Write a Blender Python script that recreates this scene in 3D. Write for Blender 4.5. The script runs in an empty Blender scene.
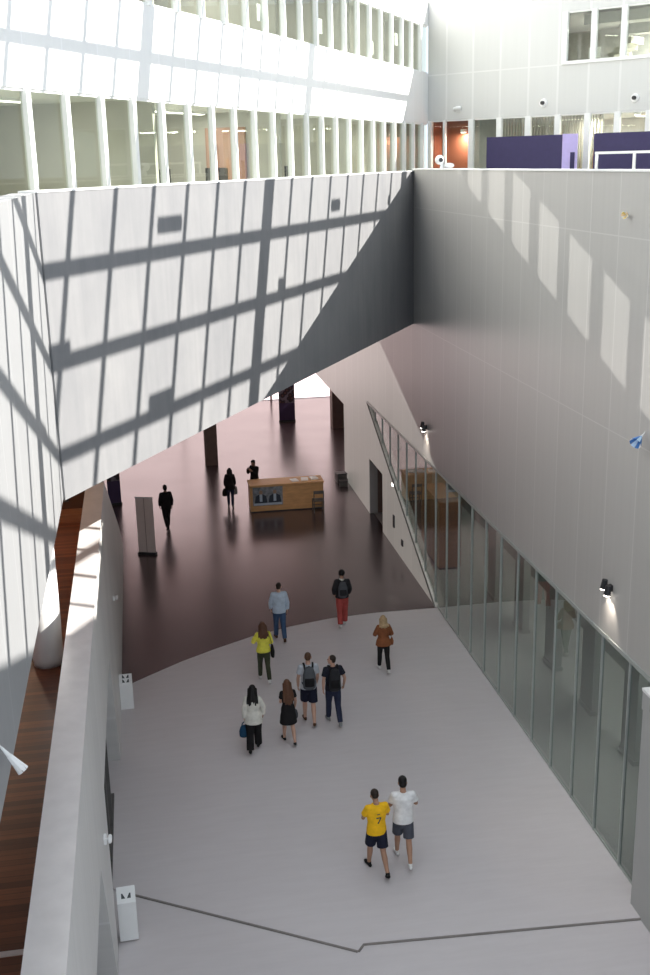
import bpy, bmesh, math, random
from mathutils import Vector, Matrix, bvhtree
random.seed(7)
SC = bpy.context.scene
COL = SC.collection
V = Vector
PI = math.pi

# ------------------------------------------------------------------ frames of reference
CORNER = V((7.95, 31.84, 0.0))           # where the cross wall meets the right wall
DU = V((0.497, 0.8677, 0.0)).normalized()            # along the cross wall / left facade, away from the camera
DN = V((-DU.y, DU.x, 0.0))           # behind the cross wall
KNEE = V((11.65, 44.34, 0.0))             # where left facade and rear facade meet
EB = V((0.632, -0.775, 0.0))             # along the rear facade, to the right
NB = V((0.775, 0.632, 0.0))              # behind the rear facade
XR, XL = 7.95, -1.05
def SP(u, w, z):
    p = CORNER + DU*u + DN*w
    return V((p.x, p.y, z))
def BP(r, w, z):
    p = KNEE + EB*r + NB*w
    return V((p.x, p.y, z))

# ------------------------------------------------------------------ materials
def nodes(name):
    m = bpy.data.materials.new(name); m.use_nodes = True
    nt = m.node_tree; b = nt.nodes['Principled BSDF']
    return m, nt, b
def math_node(nt, op, a, b=None):
    n = nt.nodes.new('ShaderNodeMath'); n.operation = op
    for i, x in enumerate((a, b)):
        if x is None: continue
        if isinstance(x, (int, float)): n.inputs[i].default_value = x
        else: nt.links.new(x, n.inputs[i])
    return n.outputs[0]
def mixc(nt, fac, a, b, blend='MIX'):
    n = nt.nodes.new('ShaderNodeMix'); n.data_type = 'RGBA'; n.blend_type = blend
    for i, x in ((0, fac), (6, a), (7, b)):
        if isinstance(x, (int, float)): n.inputs[i].default_value = x
        elif isinstance(x, tuple): n.inputs[i].default_value = (*x, 1)
        else: nt.links.new(x, n.inputs[i])
    return n.outputs[2]
def objco(nt, scale=(1, 1, 1)):
    t = nt.nodes.new('ShaderNodeTexCoord'); mp = nt.nodes.new('ShaderNodeMapping')
    mp.inputs['Scale'].default_value = scale
    nt.links.new(t.outputs['Object'], mp.inputs['Vector'])
    return mp.outputs[0], t.outputs['Object']
def noise(nt, vec, scale, detail=3, rough=.55):
    n = nt.nodes.new('ShaderNodeTexNoise'); n.inputs['Scale'].default_value = scale
    n.inputs['Detail'].default_value = detail; n.inputs['Roughness'].default_value = rough
    nt.links.new(vec, n.inputs['Vector']); return n.outputs['Fac']
def ramp(nt, fac, stops):
    r = nt.nodes.new('ShaderNodeValToRGB')
    e = r.color_ramp.elements
    while len(e) < len(stops): e.new(.5)
    for i, (p, c) in enumerate(stops):
        e[i].position = p; e[i].color = (*c, 1) if isinstance(c, tuple) else (c, c, c, 1)
    nt.links.new(fac, r.inputs['Fac']); return r.outputs['Color']

def plain(name, col, rough=.6, metal=0., spec=.5, vary=.06, scale=6, emit=None):
    m, nt, b = nodes(name)
    co, _ = objco(nt)
    f = noise(nt, co, scale)
    lo = tuple(max(0, c*(1-vary)) for c in col); hi = tuple(min(1, c*(1+vary)) for c in col)
    nt.links.new(ramp(nt, f, [(.3, lo), (.7, hi)]), b.inputs['Base Color'])
    b.inputs['Roughness'].default_value = rough; b.inputs['Metallic'].default_value = metal
    b.inputs['Specular IOR Level'].default_value = spec
    if emit:
        b.inputs['Emission Color'].default_value = (*emit[0], 1); b.inputs['Emission Strength'].default_value = emit[1]
    return m

def panelled(name, col, line, axis, off, pitch, zseams, lw=.022, rough=.5, metal=0., streak=.08, spec=.5):
    """metal cladding: thin light vertical joints every `pitch` along `axis`, level joints at zseams, faint vertical streaks"""
    m, nt, b = nodes(name)
    _, co = objco(nt)
    d = nt.nodes.new('ShaderNodeVectorMath'); d.operation = 'DOT_PRODUCT'
    nt.links.new(co, d.inputs[0]); d.inputs[1].default_value = axis
    u = d.outputs['Value']
    sx = nt.nodes.new('ShaderNodeSeparateXYZ'); nt.links.new(co, sx.inputs[0]); z = sx.outputs['Z']
    fr = math_node(nt, 'FRACT', math_node(nt, 'DIVIDE', math_node(nt, 'SUBTRACT', u, off), pitch))
    mask = math_node(nt, 'LESS_THAN', fr, lw/pitch*1.6)
    for zs in zseams:
        k = math_node(nt, 'LESS_THAN', math_node(nt, 'ABSOLUTE', math_node(nt, 'SUBTRACT', z, zs)), lw*.5)
        mask = math_node(nt, 'MAXIMUM', mask, k)
    cb = nt.nodes.new('ShaderNodeCombineXYZ')
    nt.links.new(math_node(nt, 'MULTIPLY', u, 9.), cb.inputs[0]); nt.links.new(math_node(nt, 'MULTIPLY', z, .15), cb.inputs[2])
    st = noise(nt, cb.outputs[0], 1.0, 4)
    pc = nt.nodes.new('ShaderNodeTexWhiteNoise'); pc.noise_dimensions = '1D'
    nt.links.new(math_node(nt, 'FLOOR', math_node(nt, 'DIVIDE', math_node(nt, 'SUBTRACT', u, off), pitch)), pc.inputs['W'])
    tone = math_node(nt, 'ADD', math_node(nt, 'MULTIPLY', st, .7), math_node(nt, 'MULTIPLY', pc.outputs['Value'], .3))
    lo = tuple(c*(1-streak) for c in col); hi = tuple(min(1, c*(1+streak)) for c in col)
    base = ramp(nt, tone, [(.25, lo), (.75, hi)])
    nt.links.new(mixc(nt, mask, base, line), b.inputs['Base Color'])
    b.inputs['Roughness'].default_value = rough; b.inputs['Metallic'].default_value = metal
    b.inputs['Specular IOR Level'].default_value = spec
    return m

def floor_mat(name, lo, hi, rough, spec, streak_scale, tint=None, coat=0.):
    m, nt, b = nodes(name)
    co, raw = objco(nt)
    big = noise(nt, co, .35, 5, .6)
    st, _ = objco(nt, (.5, 5., 1))
    fine = noise(nt, st, streak_scale, 4, .6)
    wv = nt.nodes.new('ShaderNodeTexWave'); wv.wave_type = 'RINGS'; wv.rings_direction = 'Z'
    wv.inputs['Scale'].default_value = .9; wv.inputs['Distortion'].default_value = 6; wv.inputs['Detail'].default_value = 3
    mp = nt.nodes.new('ShaderNodeMapping'); mp.inputs['Location'].default_value = (-3, 6, 0)
    nt.links.new(raw, mp.inputs[0]); nt.links.new(mp.outputs[0], wv.inputs[0])
    t = math_node(nt, 'ADD', math_node(nt, 'MULTIPLY', big, .55), math_node(nt, 'MULTIPLY', fine, .4))
    t = math_node(nt, 'ADD', t, math_node(nt, 'MULTIPLY', wv.outputs['Fac'], .05))
    nt.links.new(ramp(nt, t, [(.3, lo), (.72, hi)]), b.inputs['Base Color'])
    nt.links.new(math_node(nt, 'ADD', math_node(nt, 'MULTIPLY', big, .12), rough-.06), b.inputs['Roughness'])
    b.inputs['Specular IOR Level'].default_value = spec
    if tint: b.inputs['Specular Tint'].default_value = (*tint, 1)
    if coat: b.inputs['Coat Weight'].default_value = coat; b.inputs['Coat Roughness'].default_value = rough*.7
    return m

def wood_mat(name, lo, hi, plank=(1.2, .12), rough=.45, rot=0., joint=.35):
    m, nt, b = nodes(name)
    _, raw = objco(nt)
    mp = nt.nodes.new('ShaderNodeMapping'); mp.inputs['Rotation'].default_value = (0, 0, rot); nt.links.new(raw, mp.inputs[0])
    br = nt.nodes.new('ShaderNodeTexBrick'); br.offset = .37
    br.inputs['Scale'].default_value = 1; br.inputs['Brick Width'].default_value = plank[0]; br.inputs['Row Height'].default_value = plank[1]
    br.inputs['Mortar Size'].default_value = .003; br.inputs['Color1'].default_value = (*lo, 1); br.inputs['Color2'].default_value = (*hi, 1)
    br.inputs['Mortar'].default_value = (*[c*joint for c in lo], 1)
    nt.links.new(mp.outputs[0], br.inputs['Vector'])
    m2 = nt.nodes.new('ShaderNodeMapping'); m2.inputs['Scale'].default_value = (1.5, 30, 8); nt.links.new(mp.outputs[0], m2.inputs[0])
    g = noise(nt, m2.outputs[0], 1.5, 4)
    nt.links.new(mixc(nt, .6, br.outputs['Color'], ramp(nt, g, [(.3, .55), (.7, 1.)]), 'MULTIPLY'), b.inputs['Base Color'])
    b.inputs['Roughness'].default_value = rough
    return m

def glass_mat(name, tint, refl=1.0, rough=.0, ior=1.5):
    m = bpy.data.materials.new(name); m.use_nodes = True; nt = m.node_tree
    nt.nodes.remove(nt.nodes['Principled BSDF'])
    out = nt.nodes['Material Output']
    tr = nt.nodes.new('ShaderNodeBsdfTransparent'); tr.inputs[0].default_value = (*tint, 1)
    gl = nt.nodes.new('ShaderNodeBsdfGlossy'); gl.inputs['Roughness'].default_value = rough; gl.inputs[0].default_value = (.95, .98, .96, 1)
    fr = nt.nodes.new('ShaderNodeFresnel'); fr.inputs[0].default_value = ior
    mx = nt.nodes.new('ShaderNodeMixShader')
    ge = nt.nodes.new('ShaderNodeNewGeometry')
    front = math_node(nt, 'SUBTRACT', 1.0, ge.outputs['Backfacing'])
    nt.links.new(math_node(nt, 'MULTIPLY', math_node(nt, 'MULTIPLY', fr.outputs[0], refl), front), mx.inputs[0])
    nt.links.new(tr.outputs[0], mx.inputs[1]); nt.links.new(gl.outputs[0], mx.inputs[2]); nt.links.new(mx.outputs[0], out.inputs[0])
    return m

def concrete_mat(name, lo, hi):
    m, nt, b = nodes(name)
    co, _ = objco(nt, (1, 1, .6))
    a = noise(nt, co, .9, 8, .65)
    v, _ = objco(nt, (14, 14, .35)); s = noise(nt, v, .6, 3)
    t = math_node(nt, 'ADD', math_node(nt, 'MULTIPLY', a, .7), math_node(nt, 'MULTIPLY', s, .3))
    nt.links.new(ramp(nt, t, [(.32, lo), (.7, hi)]), b.inputs['Base Color'])
    b.inputs['Roughness'].default_value = .65; b.inputs['Specular IOR Level'].default_value = .3
    return m

M = {}
M['right'] = panelled('grey_cladding', (.45, .44, .42), (.525, .515, .495), (0, 1, 0), 29.71, 1.19, (7.92, 11.22), lw=.022, rough=.42, streak=.05, spec=.6)
M['facade'] = panelled('white_cladding', (.82, .82, .81), (.88, .88, .88), tuple(DU), CORNER.dot(DU)-14.1, 1.235, (), lw=.02, rough=.5, streak=.02)
M['rear'] = panelled('pale_cladding', (.63, .635, .62), (.71, .71, .70), tuple(EB), KNEE.dot(EB)+.83, 1.2, (15.62,), lw=.05, rough=.5, streak=.025)
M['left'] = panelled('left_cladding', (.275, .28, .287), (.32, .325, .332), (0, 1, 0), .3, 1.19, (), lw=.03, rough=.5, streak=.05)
M['parapet'] = panelled('parapet_cladding', (.68, .67, .65), (.73, .72, .71), (0, 1, 0), .3, 1.19, (), lw=.02, rough=.4, streak=.07)
M['slab'] = concrete_mat('cross_wall_concrete', (.185, .188, .198), (.245, .245, .249))
M['floor'] = floor_mat('light_resin_floor', (.585, .545, .55), (.655, .615, .62), .42, .35, 2.2)
M['dark'] = floor_mat('dark_polished_floor', (.056, .041, .044), (.074, .056, .059), .24, 1.0, 1.6, tint=(1., .82, .84))
M['walk'] = wood_mat('dark_wood_boards', (.10, .028, .012), (.24, .075, .03), (1.1, .11), .4)
M['bulk'] = wood_mat('brown_wood_wall', (.28, .11, .05), (.36, .15, .07), (2.2, .3), .5)
M['counterwood'] = wood_mat('pale_oak', (.70, .40, .18), (.78, .47, .22), (4, 4), .5, joint=.9)
M['cap'] = plain('brushed_metal_cap', (.80, .77, .76), .34, .3, vary=.05, scale=3)
M['white'] = plain('white_paint', (.85, .85, .84), .45, vary=.02)
M['frame'] = plain('white_frame', (.84, .85, .84), .4, vary=.02)
M['mullion'] = plain('pale_green_mullion', (.40, .43, .41), .35, .2, vary=.04)
M['soffit'] = plain('warm_soffit', (.55, .42, .40), .7, vary=.03)
M['room'] = plain('room_wall', (.56, .55, .50), .8, vary=.04, scale=1)
M['roomwhite'] = plain('room_ceiling', (.75, .76, .72), .8, vary=.03)
M['roomfloor'] = plain('room_floor', (.42, .41, .37), .6, vary=.05)
M['roomgrey'] = plain('grey_wall', (.42, .43, .42), .8, vary=.05)
M['terracotta'] = plain('orange_brown_wall', (.34, .11, .06), .7, vary=.05)
M['slat'] = plain('grey_slats', (.42, .42, .38), .7)
M['dim'] = plain('shop_wall', (.33, .36, .345), .8, vary=.05, scale=1)
M['dimpanel'] = plain('shop_panel', (.42, .45, .43), .6, vary=.05, scale=1)
M['ext'] = plain('outside_paving', (.72, .66, .64), .8, vary=.06, scale=.5)
M['pier'] = plain('grey_pier', (.42, .425, .415), .5, vary=.03, scale=1)
M['gwin'] = glass_mat('window_glass', (.90, .92, .88), 1.0)
M['gshop'] = glass_mat('shop_glass', (.72, .755, .735), 1.5)
M['steel'] = plain('steel_beam', (.55, .56, .57), .5, .3)
M['black'] = plain('black_plastic', (.02, .02, .022), .45)
M['blackcloth'] = plain('black_cloth', (.014, .014, .017), .85, vary=.2)
M['nosing'] = plain('step_nosing', (.24, .215, .20), .5)
M['trim'] = plain('dark_trim', (.10, .095, .09), .5)
M['lampglow'] = plain('lamp_glow', (.9, .88, .85), .4, emit=((1, .93, .85), 9))
M['ceilglow'] = plain('ceiling_lamp_glow', (.9, .9, .9), .4, emit=((1, .97, .9), 4))
M['purple'] = plain('purple_cloth', (.034, .027, .095), .7, vary=.06)
M['lilac'] = plain('lilac_cloth', (.52, .44, .78), .7, vary=.05)
M['beige'] = plain('beige_banner', (.62, .53, .50), .6, vary=.03)
M['pillar'] = plain('brown_pillar', (.20, .135, .11), .6, vary=.1)
M['sign'] = plain('sign_grey', (.055, .06, .065), .5)

# ------------------------------------------------------------------ mesh helpers
def link(name, bm, mat, parent=None, smooth=False, bevel=0., loc=None):
    bmesh.ops.recalc_face_normals(bm, faces=bm.faces)
    me = bpy.data.meshes.new(name); bm.to_mesh(me); bm.free()
    o = bpy.data.objects.new(name, me); COL.objects.link(o)
    if isinstance(mat, (list, tuple)):
        for x in mat: me.materials.append(x)
    else: me.materials.append(mat)
    if smooth:
        for p in me.polygons: p.use_smooth = True
    if bevel:
        md = o.modifiers.new('bevel', 'BEVEL'); md.width = bevel; md.segments = 2; md.limit_method = 'ANGLE'
    if parent: o.parent = parent
    if loc is not None: o.location = loc
    return o
def hexa(bm, b, t):
    """8-corner solid from bottom and top quads"""
    vb = [bm.verts.new(p) for p in b]; vt = [bm.verts.new(p) for p in t]
    n = len(b)
    bm.faces.new(vb[::-1]); bm.faces.new(vt)
    for i in range(n): bm.faces.new((vb[i], vb[(i+1) % n], vt[(i+1) % n], vt[i]))
def box(bm, x0, x1, y0, y1, z0, z1):
    hexa(bm, [V((x0, y0, z0)), V((x1, y0, z0)), V((x1, y1, z0)), V((x0, y1, z0))],
             [V((x0, y0, z1)), V((x1, y0, z1)), V((x1, y1, z1)), V((x0, y1, z1))])
def fbox(bm, F, u0, u1, w0, w1, z0, z1):
    hexa(bm, [F(u0, w0, z0), F(u1, w0, z0), F(u1, w1, z0), F(u0, w1, z0)], [F(u0, w0, z1), F(u1, w0, z1), F(u1, w1, z1), F(u0, w1, z1)])
def prismX(bm, poly, x0, x1):
    """outline in (y, z) extruded along x"""
    hexa(bm, [V((x0, y, z)) for y, z in poly], [V((x1, y, z)) for y, z in poly])
def prismZ(bm, poly, z0, z1):
    hexa(bm, [V((x, y, z0)) for x, y in poly], [V((x, y, z1)) for x, y in poly])
def frame_axes(t, ref):
    t = t.normalized(); x = ref - t*ref.dot(t)
    if x.length < 1e-4: x = V((1, 0, 0)) - t*t.x
    if x.length < 1e-4: x = V((0, 1, 0)) - t*t.y
    x.normalize(); return x, t.cross(x)
def tube(bm, pts, rad, ref=V((1, 0, 0)), seg=12, rounded=True):
    """closed tube through pts; rad entries are r or (rx, ry), rx along ref"""
    pts = [V(p) for p in pts]; rad = [(r, r) if isinstance(r, (int, float)) else r for r in rad]
    P, Rr, T = [], [], []
    n = len(pts)
    tan = [(pts[min(i+1, n-1)]-pts[max(i-1, 0)]).normalized() for i in range(n)]
    if rounded:
        for a in (80, 50, 22):
            c, s = math.cos(math.radians(a)), math.sin(math.radians(a)); e = min(rad[0])
            P.append(pts[0]-tan[0]*e*s); Rr.append((rad[0][0]*c, rad[0][1]*c)); T.append(tan[0])
    for i in range(n): P.append(pts[i]); Rr.append(rad[i]); T.append(tan[i])
    if rounded:
        for a in (22, 50, 80):
            c, s = math.cos(math.radians(a)), math.sin(math.radians(a)); e = min(rad[-1])
            P.append(pts[-1]+tan[-1]*e*s); Rr.append((rad[-1][0]*c, rad[-1][1]*c)); T.append(tan[-1])
    rings = []
    for p, r, t in zip(P, Rr, T):
        x, y = frame_axes(t, ref)
        rings.append([bm.verts.new(p + x*r[0]*math.cos(2*PI*k/seg) + y*r[1]*math.sin(2*PI*k/seg)) for k in range(seg)])
    for a, b in zip(rings, rings[1:]):
        for k in range(seg): bm.faces.new((a[k], a[(k+1) % seg], b[(k+1) % seg], b[k]))
    bm.faces.new(rings[0][::-1]); bm.faces.new(rings[-1])
def ball(bm, c, r, seg=14):
    r = (r, r, r) if isinstance(r, (int, float)) else r
    bmesh.ops.create_uvsphere(bm, u_segments=seg, v_segments=max(6, seg*2//3), radius=1, matrix=Matrix.Translation(c) @ Matrix.Diagonal((*r, 1)))
def tag(o, label=None, cat=None, group=None, kind=None):
    if label: o['label'] = label
    if cat: o['category'] = cat
    if group: o['group'] = group
    if kind: o['kind'] = kind
    return o
def thing(name, label, cat, loc=(0, 0, 0), rz=0., group=None):
    o = bpy.data.objects.new(name, None); COL.objects.link(o); o.empty_display_size = .1
    o.location = loc; o.rotation_euler = (0, 0, rz)
    return tag(o, label, cat, group)
def struct(name, bm, mat, label=None, cat=None, **k):
    o = link(name, bm, mat, **k); return tag(o, label, cat, None, 'structure')
def sroot(name, label, cat='window'):
    o = bpy.data.objects.new(name, None); COL.objects.link(o); o.empty_display_size = .1
    return tag(o, label, cat, None, 'structure')
B = bmesh.new

# ------------------------------------------------------------------ camera
right = V((0.98557973, -0.16768827, -0.02265485)); dwn = V((-0.06844349, -0.27261902, -0.95968451)); fwd = V((0.1547517, 0.94739618, -0.28016495))
cam = bpy.data.cameras.new('camera'); co = bpy.data.objects.new('camera', cam); COL.objects.link(co)
mw = Matrix((right, -dwn, -fwd)).transposed().to_4x4(); mw.translation = V((0, 0, 12.5)); co.matrix_world = mw
cam.sensor_fit = 'VERTICAL'; cam.sensor_height = 36; cam.lens = 36*1113/975; cam.clip_end = 400
SC.camera = co

# ------------------------------------------------------------------ floors
ARC = [(-1.05, 25.86), (-.4, 26.4), (.5, 27.1), (1.5, 27.75), (2.43, 28.28), (3.6, 28.75), (4.81, 29.08), (6.2, 29.2), (7.95, 29.17)]
STEP = [(-1.05, 17.66), (2.86, 15.25), (2.98, 15.4), (7.95, 15.1)]
bm = B(); prismZ(bm, [(-1.05, 17.66), (2.86, 15.25), (2.98, 15.4), (7.95, 15.1), (11.6, 15.1), (11.6, 29.17)] + ARC[::-1] + [(-1.4, 25.55), (-1.4, 17.87)], -.25, 0)
struct('floor', bm, M['floor'], 'light grey resin floor of the lower hall', 'floor')
bm = B(); prismZ(bm, [(-1.05, 0), (11.6, 0), (11.6, 15.1), (7.95, 15.1), (2.98, 15.4), (2.86, 15.25), (-1.05, 17.66)], -.3, -.035)
struct('floor_entrance', bm, M['floor'], 'light grey floor below the low step nearest the viewer', 'floor')
bm = B(); prismZ(bm, ARC + [(11.6, 29.17), (16, 29.17), (16, 60), (-9, 60), (-9, 25.86)], -.25, 0)
struct('floor_dark', bm, M['dark'], 'dark polished floor with a curved edge in the far hall', 'floor')
bm = B(); prismZ(bm, [(-30, 60), (50, 60), (50, 110), (-30, 110)], -.25, -.01)
struct('ground', bm, M['ext'], 'bright sunlit paving outside the far end of the hall', 'ground')
bm = B()
for a, b in zip(STEP, STEP[1:]):
    p, q = V((*a, 0)), V((*b, 0)); n = V((q.y-p.y, p.x-q.x, 0)).normalized()*.03
    hexa(bm, [p, q, q+n, p+n], [v+V((0, 0, .004)) for v in (p, q, q+n, p+n)]) if False else hexa(bm, [v-V((0, 0, .034)) for v in (p, q, q+n, p+n)], [v-V((0, 0, .006)) for v in (p, q, q+n, p+n)])
struct('trim_1', bm, M['nosing'], 'dark nosing along the low floor step', 'trim')

# ------------------------------------------------------------------ right wall
bm = B(); prismX(bm, [(0, 4.15), (38.7, 4.15), (29.2, 0), (36.3, 0), (36.3, 2.1), (38.5, 2.1), (38.5, 0), (43.5, 0), (43.5, 3.1), (59.9, 3.1), (59.9, 7.9), (31.86, 7.9), (31.86, 12.25), (0, 12.25)], 7.95, 8.25)
wall_right = struct('wall_right', bm, M['right'], 'tall grey panelled wall on the right of the hall', 'wall')
bm = B(); box(bm, 7.93, 8.27, 0, 31.9, 12.25, 12.28)
struct('trim_2', bm, M['white'], 'thin white coping on the right wall', 'trim')
bm = B(); box(bm, 7.925, 7.95, 15.5, 38.75, 4.12, 4.19)
struct('trim_3', bm, M['mullion'], 'rail above the shop glazing on the right wall', 'trim')
bm = B(); prismX(bm, [(29.2, .0), (29.32, 0), (38.8, 4.13), (38.68, 4.13)], 7.92, 7.95)
struct('trim_4', bm, M['trim'], 'slanted edge strip where the glazing ends', 'trim')
# glazed bays along the right wall
ys = [29.42-1.17*k for k in range(12)][::-1]
ys = [15.55] + [y for y in ys if y > 16.2] + [29.42+1.17*k for k in range(1, 8)] + [38.6]
zb = lambda y: max(0.0, (y-29.2)*4.15/9.5)
wn = 0
for i, (a, b) in enumerate(zip(ys, ys[1:])):
    wn += 1
    r = sroot('window_%d' % wn, 'full height glass bay in the right wall, number %d from the grey pier' % (i+1))
    bm = B(); poly = [(a+.03, zb(a+.03)+.05), (b-.03, zb(b-.03)+.05), (b-.03, 4.12), (a+.03, 4.12)]
    if poly[1][1] > 4.05: poly = [poly[0], (b-.08, 4.1), (a+.03, 4.12)]
    prismX(bm, poly, 8.0, 8.012); link('pane', bm, M['gshop'], r)
    bm = B(); box(bm, 7.975, 8.03, a-.022, a+.022, zb(a), 4.13)
    if a < 29: box(bm, 7.985, 8.03, a+.022, min(b, 29.3)-.022, .0, .05)
    box(bm, 7.985, 8.03, a+.022, b-.022, 4.08, 4.13)
    link('window_frame', bm, M['mullion'], r)
# the room behind the glazing
bm = B(); box(bm, 11.5, 11.7, 0, 41, 0, 4.3); struct('wall_shop_back', bm, M['dim'], 'back wall of the room behind the right glazing', 'wall')
bm = B(); box(bm, 8.25, 11.5, 38.9, 39.1, 0, 4.3); struct('wall_shop_end', bm, M['dim'], 'end wall of the room behind the right glazing', 'wall')
bm = B(); box(bm, 8.1, 11.5, 0, 38.9, 0, .006); struct('floor_shop', bm, M['roomgrey'], 'grey floor of the room behind the right glazing', 'floor')
bm = B(); box(bm, 8.25, 11.7, 0, 41, 4.3, 4.5); struct('ceiling_shop', bm, M['roomgrey'], 'ceiling of the room behind the right glazing', 'ceiling')
for k, y in enumerate((17.6, 20.1, 22.4, 24.8, 27.2, 29.6)):
    bm = B(); box(bm, 9.75, 9.95, y-.35, y+.35, 0, 4.25)
    box(bm, 9.72, 9.98, y-.37, y+.37, 0, .12)
    tag(link('partition_screen', bm, M['dimpanel'], bevel=.01), 'tall grey-green panel behind the right glazing, %s from the grey pier' % ('first', 'second', 'third', 'fourth', 'fifth', 'sixth')[k], 'panel', 'panels behind the glazing')
r = thing('cabinet', 'brown wooden cabinet behind the far part of the right glazing', 'cabinet', (9.2, 33.2, 0))  # brown box added in place of a reflection in the glass
bm = B(); box(bm, -.35, .35, -1.1, 1.1, .08, 2.25); link('body', bm, M['bulk'], r, bevel=.01)
for s in (-.55, .55):
    bm = B(); box(bm, -.375, -.352, s-.52, s+.52, .12, 2.2); link('door', bm, M['counterwood'], r)
bm = B(); box(bm, -.33, .33, -1.05, 1.05, 0, .08); link('base', bm, M['black'], r)
# door opening, its reveal and the door leaf
r = sroot('door_1', 'open doorway in the right wall near the far hall', 'door')
bm = B(); box(bm, 8.25, 9.6, 38.5, 38.6, 0, 2.3); box(bm, 8.25, 9.6, 36.2, 36.3, 0, 2.3); box(bm, 8.25, 9.6, 36.2, 38.6, 2.1, 2.3); box(bm, 9.6, 9.7, 36.2, 38.6, 0, 2.3)
link('reveal', bm, M['pillar'], r)
bm = B(); box(bm, 8.27, 9.2, 37.55, 37.6, .01, 2.08); link('door_leaf', bm, M['beige'], r)
# near pier
r = sroot('wall_pier', 'grey projecting pier in the lower right corner', 'wall')
bm = B(); box(bm, 7.75, 8.4, 0, 15.50, -.035, 3.73); link('body', bm, M['pier'], r)
bm = B(); box(bm, 7.735, 8.42, 0, 15.515, 3.74, 4.07); link('top_box', bm, M['pier'], r)
bm = B(); box(bm, 7.725, 8.42, 0, 15.525, 4.07, 4.12); link('coping', bm, M['white'], r)
bm = B(); box(bm, 7.722, 7.736, 14.98, 15.2, 3.85, 3.97); link('plate', bm, M['sign'], r)

# ------------------------------------------------------------------ cross wall, galleries, ceiling of the far hall
U0 = -18.45
bm = B(); fbox(bm, SP, U0, .02, 0, .3, 7.9, 12.2)
struct('wall_cross', bm, M['slab'], 'pale concrete wall crossing the hall under the windows, striped by sun', 'wall')
bm = B(); fbox(bm, SP, U0, .02, -.01, .31, 12.2, 12.225)
struct('trim_5', bm, M['white'], 'thin pale coping on the cross wall', 'trim')
bm = B(); fbox(bm, SP, -34, 14, .3, 3, 11.0, 11.2)
struct('floor_gallery', bm, M['roomfloor'], 'gallery floor behind the cross wall', 'floor')
bm = B(); prismZ(bm, [(8.25, 0), (30, 0), (30, 20.9), tuple(BP(0, 0, 0))[:2], tuple(SP(.3, .5, 0))[:2], (8.25, 31.7)], 11.0, 11.2)
struct('floor_terrace', bm, M['roomfloor'], 'gallery floor above the right wall', 'floor')
bm = B(); prismZ(bm, [tuple(SP(.35, .29, 0))[:2], (16, 32.2), (16, 59.9), (-9, 59.9), tuple(SP(-33.3, .29, 0))[:2], tuple(SP(U0, .29, 0))[:2]], 7.92, 8.1)
struct('ceiling_far', bm, M['soffit'], 'warm soffit over the far hall', 'ceiling')
bm = B(); box(bm, -9.2, -9, 16, 59.9, 0, 7.9); struct('wall_far_left', bm, M['soffit'], 'left side wall of the far hall', 'wall')
bm = B(); box(bm, 16, 16.2, 31.9, 59.9, 0, 7.9); struct('wall_far_right', bm, M['soffit'], 'right side wall beyond the opening', 'wall')

# ------------------------------------------------------------------ left side
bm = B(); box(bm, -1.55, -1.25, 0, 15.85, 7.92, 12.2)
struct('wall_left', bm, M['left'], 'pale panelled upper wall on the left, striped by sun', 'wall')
bm = B(); prismX(bm, [(0, 3.05), (13.9, 3.05), (15.4, -.04), (16.05, 0), (16.05, 3.05), (21.0, 3.05), (22.3, 0), (37.1, 0), (32.9, 2.1), (27.6, 4.5), (25.1, 5.62), (0, 5.62)], -1.40, -1.05)
struct('wall_parapet', bm, M['parapet'], 'long grey clad balcony wall on the left', 'wall')
bm = B(); prismX(bm, [(0, 5.62), (25.15, 5.62), (25.15, 5.65), (0, 5.65)], -1.43, -1.03)
struct('trim_6', bm, M['cap'], 'wide metal cap of the left balcony wall', 'trim')
bm = B(); box(bm, -6.5, -1.40, 0, 26, 4.4, 4.6)
struct('floor_walkway', bm, M['walk'], 'dark wooden boards of the upper left walkway', 'floor')
bm = B(); box(bm, -6.5, -1.40, 25.8, 26, 4.6, 7.7); struct('wall_walkway_end', bm, M['bulk'], 'brown wooden wall at the end of the walkway', 'wall')
bm = B(); box(bm, -6.5, -1.42, 25.3, 25.8, 4.6, 4.78); struct('trim_7', bm, M['bulk'], 'low wooden step at the end of the walkway', 'trim')
bm = B(); box(bm, -6.7, -6.5, 0, 26, 4.4, 7.92); struct('wall_walkway', bm, M['white'], 'inner wall of the left walkway', 'wall')
bm = B(); box(bm, -6.7, -1.55, 0, 15.9, 7.92, 8.1); struct('ceiling_walkway', bm, M['white'], 'soffit over the left walkway', 'ceiling')
bm = B(); box(bm, -4, -1.42, 10.25, 10.33, 4.6, 4.612); struct('trim_8', bm, M['beige'], 'pale threshold strip across the wooden walkway', 'trim')
wn += 1
r = sroot('window_%d' % wn, 'small gridded window at the end of the wooden walkway')
bm = B(); box(bm, -2.55, -1.95, 25.77, 25.8, 5.0, 6.3); link('pane', bm, M['white'], r)
bm = B()
for x in (-2.55, -2.35, -2.15, -1.95): box(bm, x-.03, x+.03, 25.74, 25.78, 5.0, 6.3)
for z in (5.0, 5.43, 5.86, 6.3): box(bm, -2.58, -1.92, 25.74, 25.78, z-.03, z+.03)
link('window_frame', bm, M['trim'], r)
bm = B(); tube(bm, [(-1.87, 17.55, 4.6), (-1.87, 17.55, 4.75), (-1.87, 17.55, 5.4), (-1.87, 17.55, 7.72)], [.235, .255, .265, .265], seg=40, rounded=False)
struct('column', bm, M['white'], 'round white column standing on the wooden walkway', 'column', smooth=True)
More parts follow.
